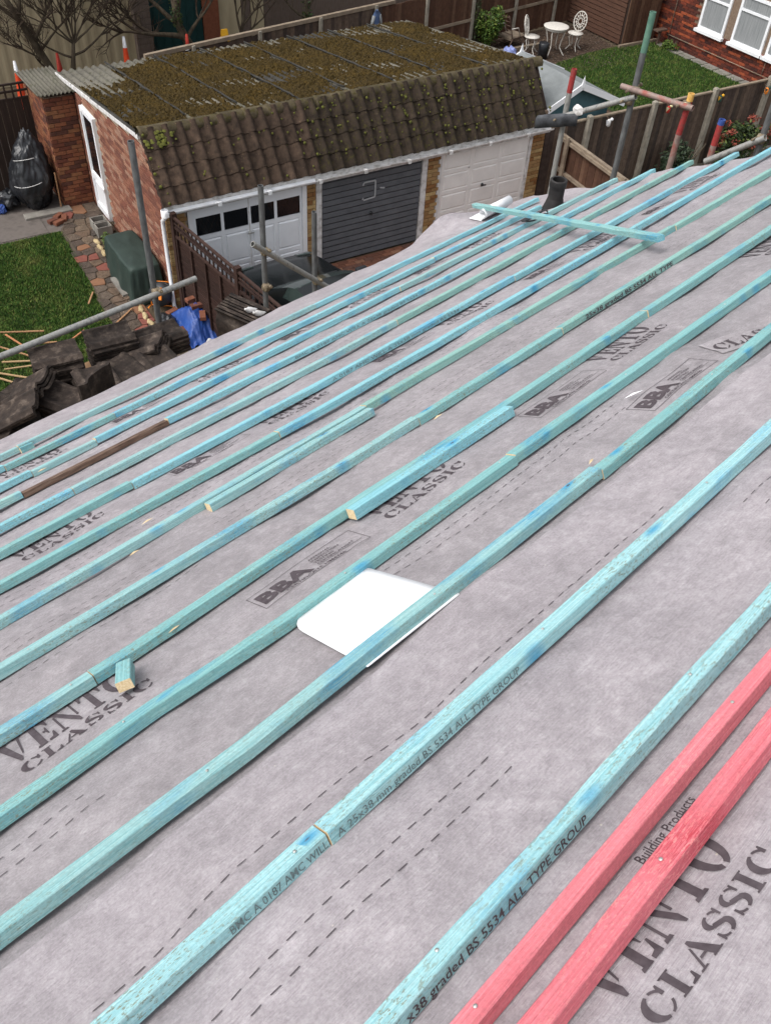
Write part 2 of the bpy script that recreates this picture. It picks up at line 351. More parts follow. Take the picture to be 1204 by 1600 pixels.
# ================================================================== THE HOUSE ROOF (foreground)
house = thing('house', 'house under re-roofing with grey underlay and teal battens on its slope', 'house', T((1.5, 0.2, 0)))
X0, X1, S_RIDGE = -2.6, 5.72, 0.18
def sstep(x, a, b): t = min(1, max(0, (x-a)/(b-a))); return t*t*(3-2*t)
def hU(x, s):
    h = -0.004-0.006*(0.5-0.5*math.cos(2*PI*(x-.38)/.6))
    h += 0.010*(fbm(x*1.3, s*2.1, 3)-.30)+0.005*(fbm(x*3.4, s*5.0, 8)-.3)
    cr = fbm(x*1.1+s*.7, s*1.0-x*.3, 40); h += .0045*math.exp(-(cr/.035)**2)+.003*math.exp(-((fbm(x*2.0-s, s*1.6+x*.5, 55)-.08)/.03)**2)
    h += 0.0028*(fbm(x*9+s*4, s*9-x*3, 5))*sstep(fbm(x*.9, s*.9, 12), -.1, .3)
    # slack at the verge and the lifted corner over the eave
    e = sstep(x, 4.9, 5.7)
    h += e*0.035*fbm(x*3, s*2.6, 21)
    h += .085*math.exp(-((x-5.05)/.26)**2)*sstep(s, 4.72, 5.25)
    h += .012*math.exp(-((x-2.45-(s-1.7)*.4)/.10)**2)*math.exp(-((s-1.62)/.16)**2)
    return h
def off(i): return -0.0032*i
LAPS = [S_RIDGE, 1.298, 2.575, 3.83, 5.19]
sheets = []
def verge(s): return X1+0.05*fbm(1.7, s*1.9, 4)+.03*fbm(9, s*7, 2)
for i in range(4):
    s0 = LAPS[i]-(0.15 if i else 0); s1 = LAPS[i+1]
    ns = int((s1-s0)/.03)+1; nx = int((X1-X0)/.032)
    vs = []; fs = []
    for a in range(ns+1):
        for b in range(nx+1):
            t = a/ns; s = s0+(s1-s0)*t
            x = X0+(verge(s)-X0)*b/nx
            edge = s1+0.006*fbm(x*1.1, i*7.0, 1) if t == 1 else s
            lift = 0.006*sstep(t, .95, 1.0)*(1+1.2*fbm(x*2.5, i*3.0, 6)) if i < 3 else 0
            drop = 0
            vs.append(RF(x, edge, hU(x, s)+off(i)+lift-drop))
    for a in range(ns):
        for b in range(nx):
            k = a*(nx+1)+b; fs.append((k, k+1, k+nx+2, k+nx+1))
    if i == 3:   # the last sheet hangs over the eave into the gutter line
        base = len(vs); last = ns*(nx+1)
        for b in range(nx+1):
            p = vs[last+b]; x = p.x; f = 1-sstep(x, 4.5, 4.8)*(1-sstep(x, 5.4, 5.6))
            vs.append(p+Vector((0, .012*f+.05*(1-f), -.05*f)))
        fs += [(last+b, last+b+1, base+b+1, base+b) for b in range(nx)]
    mb = MB().add(vs, fs, 0, True)
    o = part('underlay_sheet', mb, 'underlay', house)
    o.color = ((1.05, 1.04, 1.05, 1), (.93, .93, .93, 1), (1.0, .99, 1.0, 1), (1.04, 1.03, 1.04, 1))[i]; sheets.append(o)
# roof deck just below (rafters and boards seen only from the side), other slope, walls
mb = MB(); mb.box(X0, X1-.12, S_RIDGE, 5.12, -.16, -.055, MR); part('rafter_layer', mb, 'rough_timber', house)
mb = MB(); rz = RF(0, S_RIDGE, 0); mb.add([(X0, rz.y, rz.z-.02), (X1, rz.y, rz.z-.02), (X1, rz.y-4.6, rz.z-2.55), (X0, rz.y-4.6, rz.z-2.55),
        (X0, rz.y, rz.z-.12), (X1, rz.y, rz.z-.12), (X1, rz.y-4.6, rz.z-2.65), (X0, rz.y-4.6, rz.z-2.65)],
        [(3, 2, 1, 0), (4, 5, 6, 7), (0, 1, 5, 4), (2, 3, 7, 6), (1, 2, 6, 5), (3, 0, 4, 7)]); part('rear_slope', mb, 'tile_dark', house)
mb = MB(); mb.box(X0+.05, X1-.3, -4.0, 4.2, 0, 5.0); part('outer_wall', mb, 'house_render', house)
mb = MB(); mb.add([(X1-.3, -4.0, 5.0), (X1-.3, 4.2, 5.0), (X1-.3, .16, 7.4), (X1-.4, -4.0, 5.0), (X1-.4, 4.2, 5.0), (X1-.4, .16, 7.4)],
        [(0, 1, 2), (5, 4, 3), (0, 3, 4, 1), (1, 4, 5, 2), (2, 5, 3, 0)]); part('gable_wall', mb, 'house_render', house)
e = RF(0, 5.13, -.06); mb = MB(); mb.box(X0, X1-.1, e.y-.02, e.y+.005, e.z-.2, e.z); part('fascia_board', mb, 'white_upvc', house)

# ------------------------------------------------------------------ printing on the underlay
def ring(cx, cy, rx, ry, ix, iy, a0, a1, n=10):
    o = [(cx+rx*math.cos(R(a0+(a1-a0)*k/n)), cy+ry*math.sin(R(a0+(a1-a0)*k/n))) for k in range(n+1)]
    i = [(cx+ix*math.cos(R(a0+(a1-a0)*k/n)), cy+iy*math.sin(R(a0+(a1-a0)*k/n))) for k in range(n+1)]
    return [[o[k], o[k+1], i[k+1], i[k]] for k in range(n)]
def rc(x0, y0, x1, y1): return [[(x0, y0), (x1, y0), (x1, y1), (x0, y1)]]
def serif(x0, x1, y, up_):  # slab with a bracket
    h = .07 if up_ else -.07
    return [[(x0, y), (x1, y), (x1-.03, y+h), (x0+.03, y+h)]]
G_ = {}
G_['I'] = (.42, rc(.10, .06, .32, .94)+serif(.0, .42, 0, True)+serif(.0, .42, 1, False))
G_['L'] = (.72, rc(.10, .06, .32, .94)+serif(.0, .38, 0, True)+serif(.0, .42, 1, False)+[[(.44, 0), (.72, 0), (.72, .34), (.66, .34), (.60, .12), (.44, .07)]])
G_['E'] = (.74, rc(.10, .06, .34, .94)+serif(.0, .37, 0, True)+serif(.0, .37, 1, False)+[[(.43, 0), (.74, 0), (.74, .32), (.68, .32), (.60, .11), (.43, .08)], [(.43, 1), (.72, 1), (.72, .70), (.66, .70), (.58, .89), (.43, .92)]]
      +[[(.43, .46), (.52, .46), (.56, .34), (.60, .34), (.60, .66), (.56, .66), (.52, .54), (.43, .54)]])
G_['V'] = (.95, [[(.05, .96), (.33, .96), (.56, .14), (.50, .0), (.42, .0)]]+serif(-.02, .42, 1, False)+[[(.60, .22), (.66, .26), (.84, .95), (.74, .95)]]+serif(.60, .95, 1, False))
G_['A'] = (.95, [[(.10, .04), (.18, .04), (.40, .74), (.36, .82)]]+serif(-.02, .30, 0, True)+[[(.44, 1.0), (.54, 1.0), (.90, .05), (.62, .05), (.42, .82)]]+serif(.55, .97, 0, True)+[[(.30, .28), (.56, .28), (.53, .37), (.33, .37)]])
G_['N'] = (.95, rc(.10, .06, .18, .80)+serif(0, .28, 0, True)+[[(.0, 1), (.26, 1), (.80, .16), (.80, -.02), (.72, -.02), (.12, .90), (.0, .93)]]+rc(.77, .28, .85, .94)+serif(.66, .96, 1, False))
G_['T'] = (.86, rc(.31, .06, .55, .98)+serif(.20, .66, 0, True)+[[(.0, 1), (.26, 1), (.26, .92), (.14, .88), (.07, .64), (.0, .64)], [(.86, 1), (.60, 1), (.60, .92), (.72, .88), (.79, .64), (.86, .64)]])
G_['O'] = (.94, ring(.45, .5, .45, .52, .20, .42, 97, 263)+ring(.49, .5, .45, .52, .20, .42, -83, 83))
G_['C'] = (.86, ring(.45, .5, .45, .52, .20, .42, 97, 263)+ring(.47, .5, .39, .52, .30, .43, 28, 82, 6)+[[(.72, .62), (.84, .62), (.84, .98), (.78, .98), (.72, .80)]]+ring(.47, .5, .39, .52, .31, .44, -80, -24, 6))
G_['S'] = (.74, ring(.36, .73, .34, .29, .16, .21, 97, 205, 8)+ring(.39, .73, .30, .29, .22, .22, 25, 80, 5)+[[(.62, .66), (.69, .66), (.69, 1), (.63, 1), (.60, .86)]]
      +[[(.05, .60), (.20, .50), (.50, .36), (.44, .50), (.30, .58), (.14, .68)], [(.20, .55), (.42, .42), (.66, .40), (.60, .50), (.40, .60), (.26, .66)]]
      +ring(.37, .29, .34, .31, .14, .21, -83, 50, 8)+ring(.34, .29, .30, .31, .22, .23, 205, 262, 5)+[[(.05, .34), (.12, .34), (.14, .14), (.11, 0), (.05, 0)]])
def put(mb, polys, x0, s0, wx, hs, i, lift=.0018):
    for p in polys:
        pts = [(x0+a*wx, s0+b*hs) for a, b in p]
        ar = sum(pts[k][0]*pts[(k+1) % len(pts)][1]-pts[(k+1) % len(pts)][0]*pts[k][1] for k in range(len(pts)))
        if ar < 0: pts = pts[::-1]
        mb.add([RF(a, b, hU(a, b)+off(i)+lift) for a, b in pts], [tuple(range(len(pts)))])
def word(mb, txt, x0, s0, width, h, i, gap=.10):
    tot = sum(G_[c][0] for c in txt)+gap*(len(txt)-1); k = width/tot; x = x0
    for c in txt:
        put(mb, G_[c][1], x, s0, k, h, i); x += (G_[c][0]+gap)*k
_tc = {}
def text_polys(txt, bold=0.0):
    key = (txt, bold)
    if key in _tc: return _tc[key]
    cu = bpy.data.curves.new('t', 'FONT'); cu.body = txt; cu.size = 1.0; cu.offset = bold; cu.resolution_u = 2
    o = bpy.data.objects.new('t', cu); col.objects.link(o)
    dg = bpy.context.evaluated_depsgraph_get(); ev = o.evaluated_get(dg); me = ev.to_mesh()
    vs = [(v.co.x, v.co.y) for v in me.vertices]; fs = [tuple(p.vertices) for p in me.polygons]
    ev.to_mesh_clear(); bpy.data.objects.remove(o); bpy.data.curves.remove(cu)
    x0 = min(v[0] for v in vs); x1 = max(v[0] for v in vs); y1 = max(v[1] for v in vs)
    _tc[key] = ([[((vs[k][0]-x0)/(x1-x0), vs[k][1]/.73) for k in f] for f in fs], (x1-x0)); return _tc[key]
def ptext(mb, txt, x0, s0, width, h, i, bold=0.0):
    put(mb, text_polys(txt, bold)[0], x0, s0, width, h, i)
def frame(mb, x0, x1, s0, s1, i, t=.0016):
    n = 8
    for a, b, c, d in ((x0, x1, s0, s0+t), (x0, x1, s1-t, s1), (x0, x0+t, s0, s1), (x1-t, x1, s0, s1)):
        for k in range(n):
            if b-a > d-c: put(mb, [[(0, 0), (1, 0), (1, 1), (0, 1)]], a+(b-a)*k/n, c, (b-a)/n, d-c, i)
            else: put(mb, [[(0, 0), (1, 0), (1, 1), (0, 1)]], a, c+(d-c)*k/n, b-a, (d-c)/n, i)
def brandword(i, x, s, wdt=.325, ch=.040, vh=.098):
    mb = MB(); word(mb, 'CLASSIC', x+.006, s, wdt, ch, i); word(mb, 'VENTO', x-.008, s+ch+.016, wdt*.98, vh, i, .12)
    part('printed_words', mb, 'ink', sheets[i])
def stamp(i, x, s):
    mb = MB(); frame(mb, x, x+.358, s, s+.098, i)
    ptext(mb, 'BBA', x+.012, s+.024, .165, .056, i, .045)
    put(mb, [[(0, 0), (1, 0), (1, 1), (0, 1)]], x+.19, s+.0235, .155, .0012, i)
    for k, t in enumerate(('APPROVAL', 'INSPECTION', 'TESTING', 'CERTIFICATION')):
        ptext(mb, t, x+.195, s+.072-k*.0145, .0095*len(t), .0095, i, .012)
    ptext(mb, 'CERTIFICATE HM4746', x+.075, s+.006, .20, .0105, i, .012)
    part('certificate_stamp', mb, 'ink', sheets[i])
brandword(0, .440, .463, .285, .037, .080)
mb = MB(); ptext(mb, 'Building Products', .628, .605, .135, .017, 0, .004); part('printed_words', mb, 'ink', sheets[0])
mb = MB(); put(mb, ring(.5, .5, .5, .5, .36, .36, 20, 320, 14), .60, .628, .030, .030, 0); put(mb, ring(.5, .5, .5, .5, .34, .34, 0, 360, 14), .72, .585, .026, .024, 0); part('printed_mark', mb, 'ink', sheets[0])
stamp(0, 1.13, .455)
for k in range(-2, 5):
    if .15+1.097*k < 5.3: brandword(1, .152+1.097*k, 1.796+(.014 if k > 0 else 0))
    if .802+1.097*k < 5.2 and k != 2: stamp(1, .802+1.097*k, 1.787)
for k in range(-3, 5):
    if .60+1.09*k < 5.3: brandword(2, .60+1.09*k, 3.032, vh=.082)
    if 1.235+1.09*k < 5.2: stamp(2, 1.235+1.09*k, 3.035)
    if .95+1.11*k < 5.3: brandword(3, .95+1.11*k, 4.245, vh=.07)
    if 1.55+1.11*k < 5.2: stamp(3, 1.55+1.11*k, 4.255)
# second stamp and word on the loose folded patch between the second and third battens
stamp(1, 1.99, 1.44)
# loose flap with a skewed word
FR = R(-27)
def flap(a, b, h):
    x, s = 2.415+a*math.cos(FR)-b*math.sin(FR), 1.475+a*math.sin(FR)+b*math.cos(FR); s = max(1.40, min(1.61, s))
    return RF(x, s, hU(x, s)+off(1)+.003+h+.030*sstep(a, .20, .34)+.006*math.sin(a*22)*sstep(b, .0, .1))
vs = [flap(.34*i/20, .13*j/8-.02, 0) for j in range(9) for i in range(21)]
part('loose_flap', MB().add(vs, [(j*21+i, j*21+i+1, (j+1)*21+i+1, (j+1)*21+i) for j in range(8) for i in range(20)], 0, True), 'underlay', sheets[1])
mb = MB(); k_ = .30/(sum(G_[c_][0] for c_ in 'CLASSIC')+.6); x_ = .012
for c_ in 'CLASSIC':
    for p_ in G_[c_][1]:
        pts = [(x_+a*k_, .004+b*.062) for a, b in p_]
        if sum(pts[k][0]*pts[(k+1) % len(pts)][1]-pts[(k+1) % len(pts)][0]*pts[k][1] for k in range(len(pts))) < 0: pts = pts[::-1]
        mb.add([flap(a, b, .0022) for a, b in pts], [tuple(range(len(pts)))])
    x_ += (G_[c_][0]+.1)*k_
part('printed_words', mb, 'ink', sheets[1])
def dashes(i, s, xa, xb, ph, sp=.048):
    mb = MB()
    for k in (0, 1):
        x = xa+rnd.uniform(0, .02)
        while x < xb:
            if fbm(x*1.25, s*3.1, ph) < .12:
                c = lambda xx: s+sp*k+.020*fbm(xx*1.6, s, ph)+.010*fbm(xx*5, s, ph+4)
                L = .018; w_ = .0010
                mb.add([RF(a, c(a)+b, hU(a, c(a)+b)+off(i)+.0018) for a, b in ((x, -w_), (x+L, -w_), (x+L, w_), (x, w_))], [(0, 1, 2, 3)])
            x += .034
    part('dashed_line', mb, 'ink', sheets[i], kind='stuff')
for i, ts in enumerate((.463, 1.788, 2.995, 4.20)):
    dashes(i, ts+.425, -.6, 5.2, 3+i); dashes(i, ts+.60, -.6, 5.2, 17+i)
    if i: dashes(i, ts-.245, -.6, 5.2, 31+i)
dashes(3, 5.06, -.6, 4.4, 51)

# ------------------------------------------------------------------ battens
BW, BH, B0 = .0365, .0275, .0015
def batten_mesh(L, wdt, hgt, ptf, seed, cham=.0025):
    "polyline batten: ptf(t) gives the offset in the slope direction along its length; end grain is pale"
    n = max(2, int(L/.03)); mb = MB(); rg = random.Random(seed)
    vs = []
    prof = [(0, 0), (wdt, 0), (wdt, hgt-cham), (wdt-cham, hgt), (cham, hgt), (0, hgt-cham)]
    for k in range(n+1):
        x = L*k/n; o = ptf(x)
        c1, c2 = cham*(.5+2.2*max(0, fbm(x*5, 1, seed))), cham*(.5+2.6*max(0, fbm(x*4, 7, seed+3)))
        prof = [(0, 0), (wdt, 0), (wdt, hgt-c1), (wdt-c1, hgt), (c2, hgt), (0, hgt-c2*1.2)]
        for (a, b) in prof:
            vs.append((x, o+a+.0007*fbm(x*6, a*50, seed), b+.0007*fbm(x*6+9, b*50, seed)+.0016*fbm(x*2.1, 0, seed)*(b > 0)))
    m = len(prof); fs = []
    for k in range(n):
        for j in range(m): i = (j+1) % m; fs.append((k*m+j, (k+1)*m+j, (k+1)*m+i, k*m+i))
    mb.add(vs, fs, 0)
    mb.f += [tuple(range(m)), tuple(n*m+j for j in reversed(range(m)))]; mb.mi += [1, 1]; mb.sm += [False]*2
    return mb
ROWS = {  # row: [(x, s of the upslope foot)]
 1: [(-2, 4.65), (6, 4.648)], 2: [(-2, 4.372), (.97, 4.362), (3.1, 4.336), (6, 4.335)], 3: [(-2, 4.05), (.86, 4.043), (2.85, 4.035), (6, 4.07)],
 4: [(-2, 3.80), (.77, 3.766), (2.6, 3.725), (6, 3.80)], 5: [(-2, 3.48), (.67, 3.451), (2.35, 3.409), (6, 3.53)], 6: [(-2, 3.17), (.56, 3.144), (2.1, 3.108), (5.62, 3.20)],
 7: [(-2, 2.87), (.46, 2.846), (1.85, 2.80), (5.65, 2.895)], 8: [(-2, 2.565), (.37, 2.567), (5, 2.573), (6, 2.575)], 9: [(-2, 2.28), (.26, 2.252), (1.45, 2.216), (4.3, 2.237), (6, 2.24)],
 10: [(-2, 1.95), (.16, 1.946), (.5, 1.930), (1.1, 1.937), (1.9, 1.928), (3.73, 1.949), (6, 1.95)], 11: [(-2, 1.66), (.06, 1.65), (.42, 1.651), (.77, 1.624), (1.05, 1.630), (1.6, 1.630), (3.06, 1.621), (6, 1.62)], 12: [(-2, 1.345), (-.04, 1.34), (.3, 1.327), (.45, 1.318), (.735, 1.321), (1.585, 1.322), (1.94, 1.331), (2.5, 1.35), (6, 1.36)], 13: [(-2, 1.014), (6, 1.015)], 14: [(-2, .702), (6, .7025)]}
ENDS = {1: 5.50, 2: 5.14, 3: 5.70, 4: 5.775, 5: 5.82, 6: 5.83, 7: 5.86}
JOINTS = {1: [.78, 1.17, 3.2], 2: [.83, 1.0, 1.60, 4.0], 3: [1.02, 1.35, 3.4], 4: [.875, 1.597, 4.0], 5: [.98, 2.8], 6: [1.10, 3.4], 7: [1.587, 4.0], 8: [1.84, 4.0], 9: [1.78, 2.6, 4.6], 10: [.40, 2.75], 11: [1.601, 3.4], 12: [1.573, 3.9], 13: [.40, 2.8], 14: [1.9, 4.0]}
# tones: how blue, green or washed out the treatment of each length is
TN = {'t': (1, 1, 1), 'b': (.86, 1.05, 1.16), 'g': (.86, .91, .82), 'd': (.78, .90, .89), 'p': (1.12, 1.08, 1.02), 'k': (.60, .72, .68), 'l': (1.16, 1.16, 1.20)}
TONES = {1: 'gttb', 2: 'bbdbb', 3: 'btbt', 4: 'pxbb', 5: 'btg', 6: 'dbb', 7: 'dbb', 8: 'tgg', 9: 'tdgg', 10: 'tdd', 11: 'ddd', 12: 'tdd', 13: 'lll', 14: 'lll'}
def sline(pts, x):
    for (a, b), (c, d) in zip(pts, pts[1:]):
        if x <= c: return b+(d-b)*(x-a)/(c-a)
    return pts[-1][1]
BATT = {}; HB = {}; DS = {}
def batten(row, xa, xb, tone, wdt=BW, hgt=BH, ds=0.0, name='batten', mats=('teal_batten', 'pale_pine'), h0=B0, label=None, ptf=None):
    f = ptf or (lambda x: sline(ROWS[row], x))
    s0 = f(xa); sd = int(row*100+xa*13)+5
    ii = max(0, min(3, sum(1 for q_ in LAPS[1:4] if s0 > q_)))
    tops = sorted(hU(x_, f(x_)+wdt*.5)+off(ii) for x_ in np.linspace(xa, min(xb, 4.9), 24)); h0 = tops[int(len(tops)*.92)]+.002+(h0-B0)
    mb = batten_mesh(xb-xa, wdt, hgt, lambda t: f(xa+t)-s0+.004*fbm((xa+t)*.9, row*3.3, 2), sd)
    o = part(name, mb, list(mats), house, MR @ T((xa, s0+ds, h0)), label)
    o.color = (*TN[tone], 1); HB[o] = h0; DS[o] = ds; return o
BROWN = None
for r in range(1, 15):
    xs = [-1.9]+JOINTS[r]+[ENDS.get(r, 5.9)]
    for k in range(len(xs)-1):
        t = TONES[r][min(k, len(TONES[r])-1)]
        ds = rnd.uniform(-.004, .004) if k else 0
        if t == 'x': BATT[(r, k)] = batten(r, xs[k]+.003, xs[k+1]-.003, 't', .042, .022, ds, 'batten', ('old_brown_batten', 'old_brown_batten'), label='short length of old dark brown batten')
        else: BATT[(r, k)] = batten(r, xs[k]+.0015, xs[k+1]-.0015, t, BW*(.8 if r == 14 else 1), BH, ds)
# doubled lengths where a joint is lapped
BATT[(8, 9)] = batten(8, 1.09, 1.835, 't', BW, BH, -.046); BATT[(10, 9)] = batten(10, 1.205, 1.893, 'b', BW, BH+.004, -.0405)
BATT[(1, 9)] = batten(1, 1.17, 1.24, 'g', .02, .03, -.021)
# red top battens
red = ('red_batten', 'red_batten')
b1 = batten(15, -1.5, 3.5, 't', .026, .026, 0, 'batten', red, label='narrow pink stained batten', ptf=lambda x: .6215)
b2 = batten(16, -1.5, 3.5, 'l', .033, .027, 0, 'batten', red, label='red stained batten nearest the ridge', ptf=lambda x: .549)
b2.color = (.96, .86, .88, 1)
# nails
nail = MB().lathe([(.0, .0012), (.0028, .0010), (.0030, 0)], 8).mesh('nail', 'nail_steel')
for key, o in list(BATT.items()):
    r, k_ = key; xx = [-1.9]+JOINTS[r]+[ENDS.get(r, 5.9)]
    if k_ == 9: continue
    for j in range(-2, 10):
        x = .36+.6*j+rnd.uniform(-.012, .012)
        if xx[k_]+.03 < x < xx[k_+1]-.03 and x < 4.9 and rnd.random() < .9: part('nail', nail, None, o, MR @ T((x, sline(ROWS[r], x)+BW*rnd.uniform(.35, .6), HB[o]+BH+.0016)))
for x in (.33, .93, 1.53): part('nail', nail, None, b1, MR @ T((x, .634, HB[b1]+.0275)))
for x in (.62, 1.2): part('nail', nail, None, b2, MR @ T((x, .566, HB[b2]+.0285)))
# grading stamps on the upslope faces
def side_text(txt, xa, xb, row, parent, mat, lo=.006, hi=.022, bold=0.0):
    pol, _ = text_polys(txt, bold); mb = MB()
    for p in pol:
        pts = [(xa+a*(xb-xa), lo+b*(hi-lo)) for a, b in p]
        mb.add([RF(x, sline(ROWS[row], x)-.0026+DS[parent]+.004*fbm(x*.9, row*3.3, 2), HB[parent]+h) for x, h in pts], [tuple(range(len(pts)))])
    part('grading_stamp', mb, mat, parent)
side_text('x38 graded BS 5534 ALL TYPE GROUP', .272, .640, 14, BATT[(14, 0)], 'ink', .005, .0215, .012)
side_text('BMC A 0187 AMC WILL', .208, .395, 13, BATT[(13, 0)], 'faded_ink', .006, .0215, .006)
side_text('A 25x38 mm graded BS 5534 ALL TYPE GROUP', .415, .862, 13, BATT[(13, 1)], 'faded_ink', .006, .0215, .004)
side_text('A 0187 AMC WILL A 25x38 mm graded BS 5534', 2.10, 2.95, 6, BATT[(6, 1)], 'faded_ink', .006, .020)
side_text('BMC A 0187 AMC WILL A 25x38 graded BS 5534', 2.35, 3.25, 4, BATT[(4, 2)], 'faded_ink', .006, .020)
side_text('25x38 graded BS 5534 ALL TYPE', 2.85, 3.5, 10, BATT[(10, 1)], 'ink', .004, .022, .02)
side_text('25x38 graded BS 5534 ALL TYPE', 2.75, 3.4, 9, BATT[(9, 2)], 'ink', .004, .022, .02)
# soil vent pipe through the slope
vp = RF(5.20, 4.27, 0); mb = MB(); mb.tube([vp+Vector((0, 0, -.1)), vp+Vector((0, 0, .18))], .055, 20, False); mb.tube([vp+Vector((0, 0, .18)), vp+Vector((0, 0, -.1))], .045, 20, False)
mb.lathe([(.045, .18), (.060, .18), (.061, .175), (.061, .13), (.055, .125)], 20, T(vp)); mb.lathe([(.0, .02), (.046, .02)], 20, T(vp))
mb.lathe([(.085, -.05), (.068, .0), (.058, .04), (.054, .05)], 20, T(vp)); part('vent_pipe', mb, 'black_pipe', house)

# ------------------------------------------------------------------ loose things on the roof
a = RF(5.20, 5.06, .075); b = RF(3.60, 2.42, .034+BH/2)
mb = MB(); L = (b-a).length; mbm = batten_mesh(L, .038, .028, lambda t: .004*fbm(t, 3, 3), 77)
d = (b-a).normalized(); nrm = RF(0, 0, 1)-RF(0, 0, 0); y = nrm.cross(d).normalized(); z = d.cross(y)
o = solo('loose_batten', mbm, ['teal_batten', 'teal_batten'], 'loose teal batten lying slantwise across the fixed battens', 'batten', Matrix(((d.x, y.x, z.x, a.x), (d.y, y.y, z.y, a.y), (d.z, y.z, z.z, a.z), (0, 0, 0, 1))))
o.color = (.85, .95, .93, 1)
M = MR @ T((.445, 1.853, .002)) @ Matrix.Rotation(R(63), 4, 'Z')
o = solo('batten_offcut', batten_mesh(.094, .036, .026, lambda t: 0, 5), ['teal_batten', 'pale_pine'], 'short teal offcut block with pale sawn end beside a batten', 'offcut', M @ T((-.047, -.018, 0))); o.color = (.85, .95, .95, 1)
# white plastic sheet
def rrect(cs, r, n=5):
    out = []
    for k in range(len(cs)):
        p, c, nx_ = Vector(cs[k-1]), Vector(cs[k]), Vector(cs[(k+1) % len(cs)])
        a_ = (p-c).normalized()*r[k]; b_ = (nx_-c).normalized()*r[k]
        for j in range(n+1):
            t = j/n; out.append(tuple(c+a_*(1-t)**2+b_*t**2))
    return out
pl = rrect([(.742, 1.316), (1.022, 1.314), (1.018, 1.640), (.768, 1.628)], [.004, .006, .025, .055])
pl = [(p[0], p[1]) for p in pl]
mb = MB(); n = len(pl)
hm_ = max(hU(x, s_)+off(1) for x in np.linspace(.75, 1.02, 10) for s_ in np.linspace(1.33, 1.63, 10)); hl_ = max(hU(x, 1.335)+off(1) for x in np.linspace(.75, 1.02, 10))
hw = lambda x, s: hl_+.001+(hm_-hl_)*sstep(s, 1.33, 1.45)+.003*sstep(s, 1.55, 1.63)
cx = (sum(p[0] for p in pl)/n, sum(p[1] for p in pl)/n); vs = []; fs = []; K = 6
for lay in (.0016, 0.0):
    for k in range(K+1):
        for (x, s_) in pl: xx, ss = cx[0]+(x-cx[0])*k/K, cx[1]+(s_-cx[1])*k/K; vs.append(RF(xx, ss, hw(xx, ss)+lay))
for L_ in (0, 1):
    o_ = L_*(K+1)*n
    for k in range(K):
        for j in range(n):
            q4 = (o_+k*n+j, o_+k*n+(j+1) % n, o_+(k+1)*n+(j+1) % n, o_+(k+1)*n+j); fs.append(q4[::-1] if L_ == 0 else q4)
o_ = K*n; o2 = (2*K+1)*n
fs += [(o2+k, o2+(k+1) % n, o_+(k+1) % n, o_+k) for k in range(n)]
mb.add(vs, fs, 0, True)
solo('plastic_sheet', mb, 'bright_plastic', 'bright white plastic sheet with rounded corners under a batten', 'sheet')
# white paper roll near the eave
a = RF(5.02, 4.80, .05); b = RF(5.34, 4.80, .06)
mb = MB(); prof = []; nn = 34
dx = (b-a).normalized(); yy = nrm.cross(dx).normalized()
vs = []; fs = []
for k in range(nn+1):
    t = k/nn; ang = t*4.2*PI; r = .022+.016*t
    if t > .86: p0 = (.038*math.cos(3.6*PI)+(t-.86)*1.0, .038*math.sin(3.6*PI)-.02+(t-.86)*.3)
    else: p0 = (r*math.cos(ang), r*math.sin(ang))
    for q_ in (0, 1): vs.append((a if q_ == 0 else b)+yy*p0[0]+nrm*p0[1])
fs = [(2*k, 2*k+1, 2*k+3, 2*k+2) for k in range(nn)]
mb.add(vs, fs, 0, True); o = solo('paper_roll', mb, 'bright_plastic', 'small white roll of film lying by the eave', 'roll')
md = o.modifiers.new('thickness', 'SOLIDIFY'); md.thickness = .0015
mb = MB(); mb.tube([RF(4.70+.11*math.cos(t)+.03*math.sin(2*t), 4.02+.06*math.sin(t), .012+.008*math.sin(3*t)+.02) for t in np.linspace(0, 6.0, 26)], .006, 6); solo('cable_loop', mb, 'black_plastic', 'loop of black strap lying between battens near the vent pipe', 'strap')
# splinters and torn scraps
for k, (x, s, L_, an) in enumerate(((.60, 1.93, .05, 8), (.92, 2.71, .05, 4), (.78, 2.52, .04, 3), (1.80, 2.17, .05, 2), (1.62, 1.40, .035, 15), (.87, 4.62, .05, 0), (1.03, 4.0, .05, 2), (2.02, 1.56, .07, -22))):
    mb = MB(); mb.add([(0, 0, 0), (L_*.5, .004, .004), (L_, .001, 0), (L_*.5, -.003, .001), (L_*.5, .001, -.001)], [(0, 3, 1), (1, 3, 2), (0, 1, 4), (4, 1, 2), (0, 4, 3), (3, 4, 2)])
    solo('splinter', mb, 'pale_pine' if k < 7 else 'bright_plastic', ('pale splinter on the underlay just below the small offcut block', 'pale splinter between two battens left of the lapped joint', 'pale splinter under the batten right of the old brown length', 'pale splinter at the foot of a batten in the middle rows', 'pale splinter beside the butt joint near the white sheet', 'pale splinter against the eave batten at far left', 'pale splinter below the third batten at far left')[k] if k < 7 else 'torn white scrap on the underlay near a stamp', 'splinter' if k < 7 else 'scrap', MR @ T((x, s, .004)) @ Matrix.Rotation(R(an), 4, 'Z'), 'splinters on the underlay' if k < 7 else None)

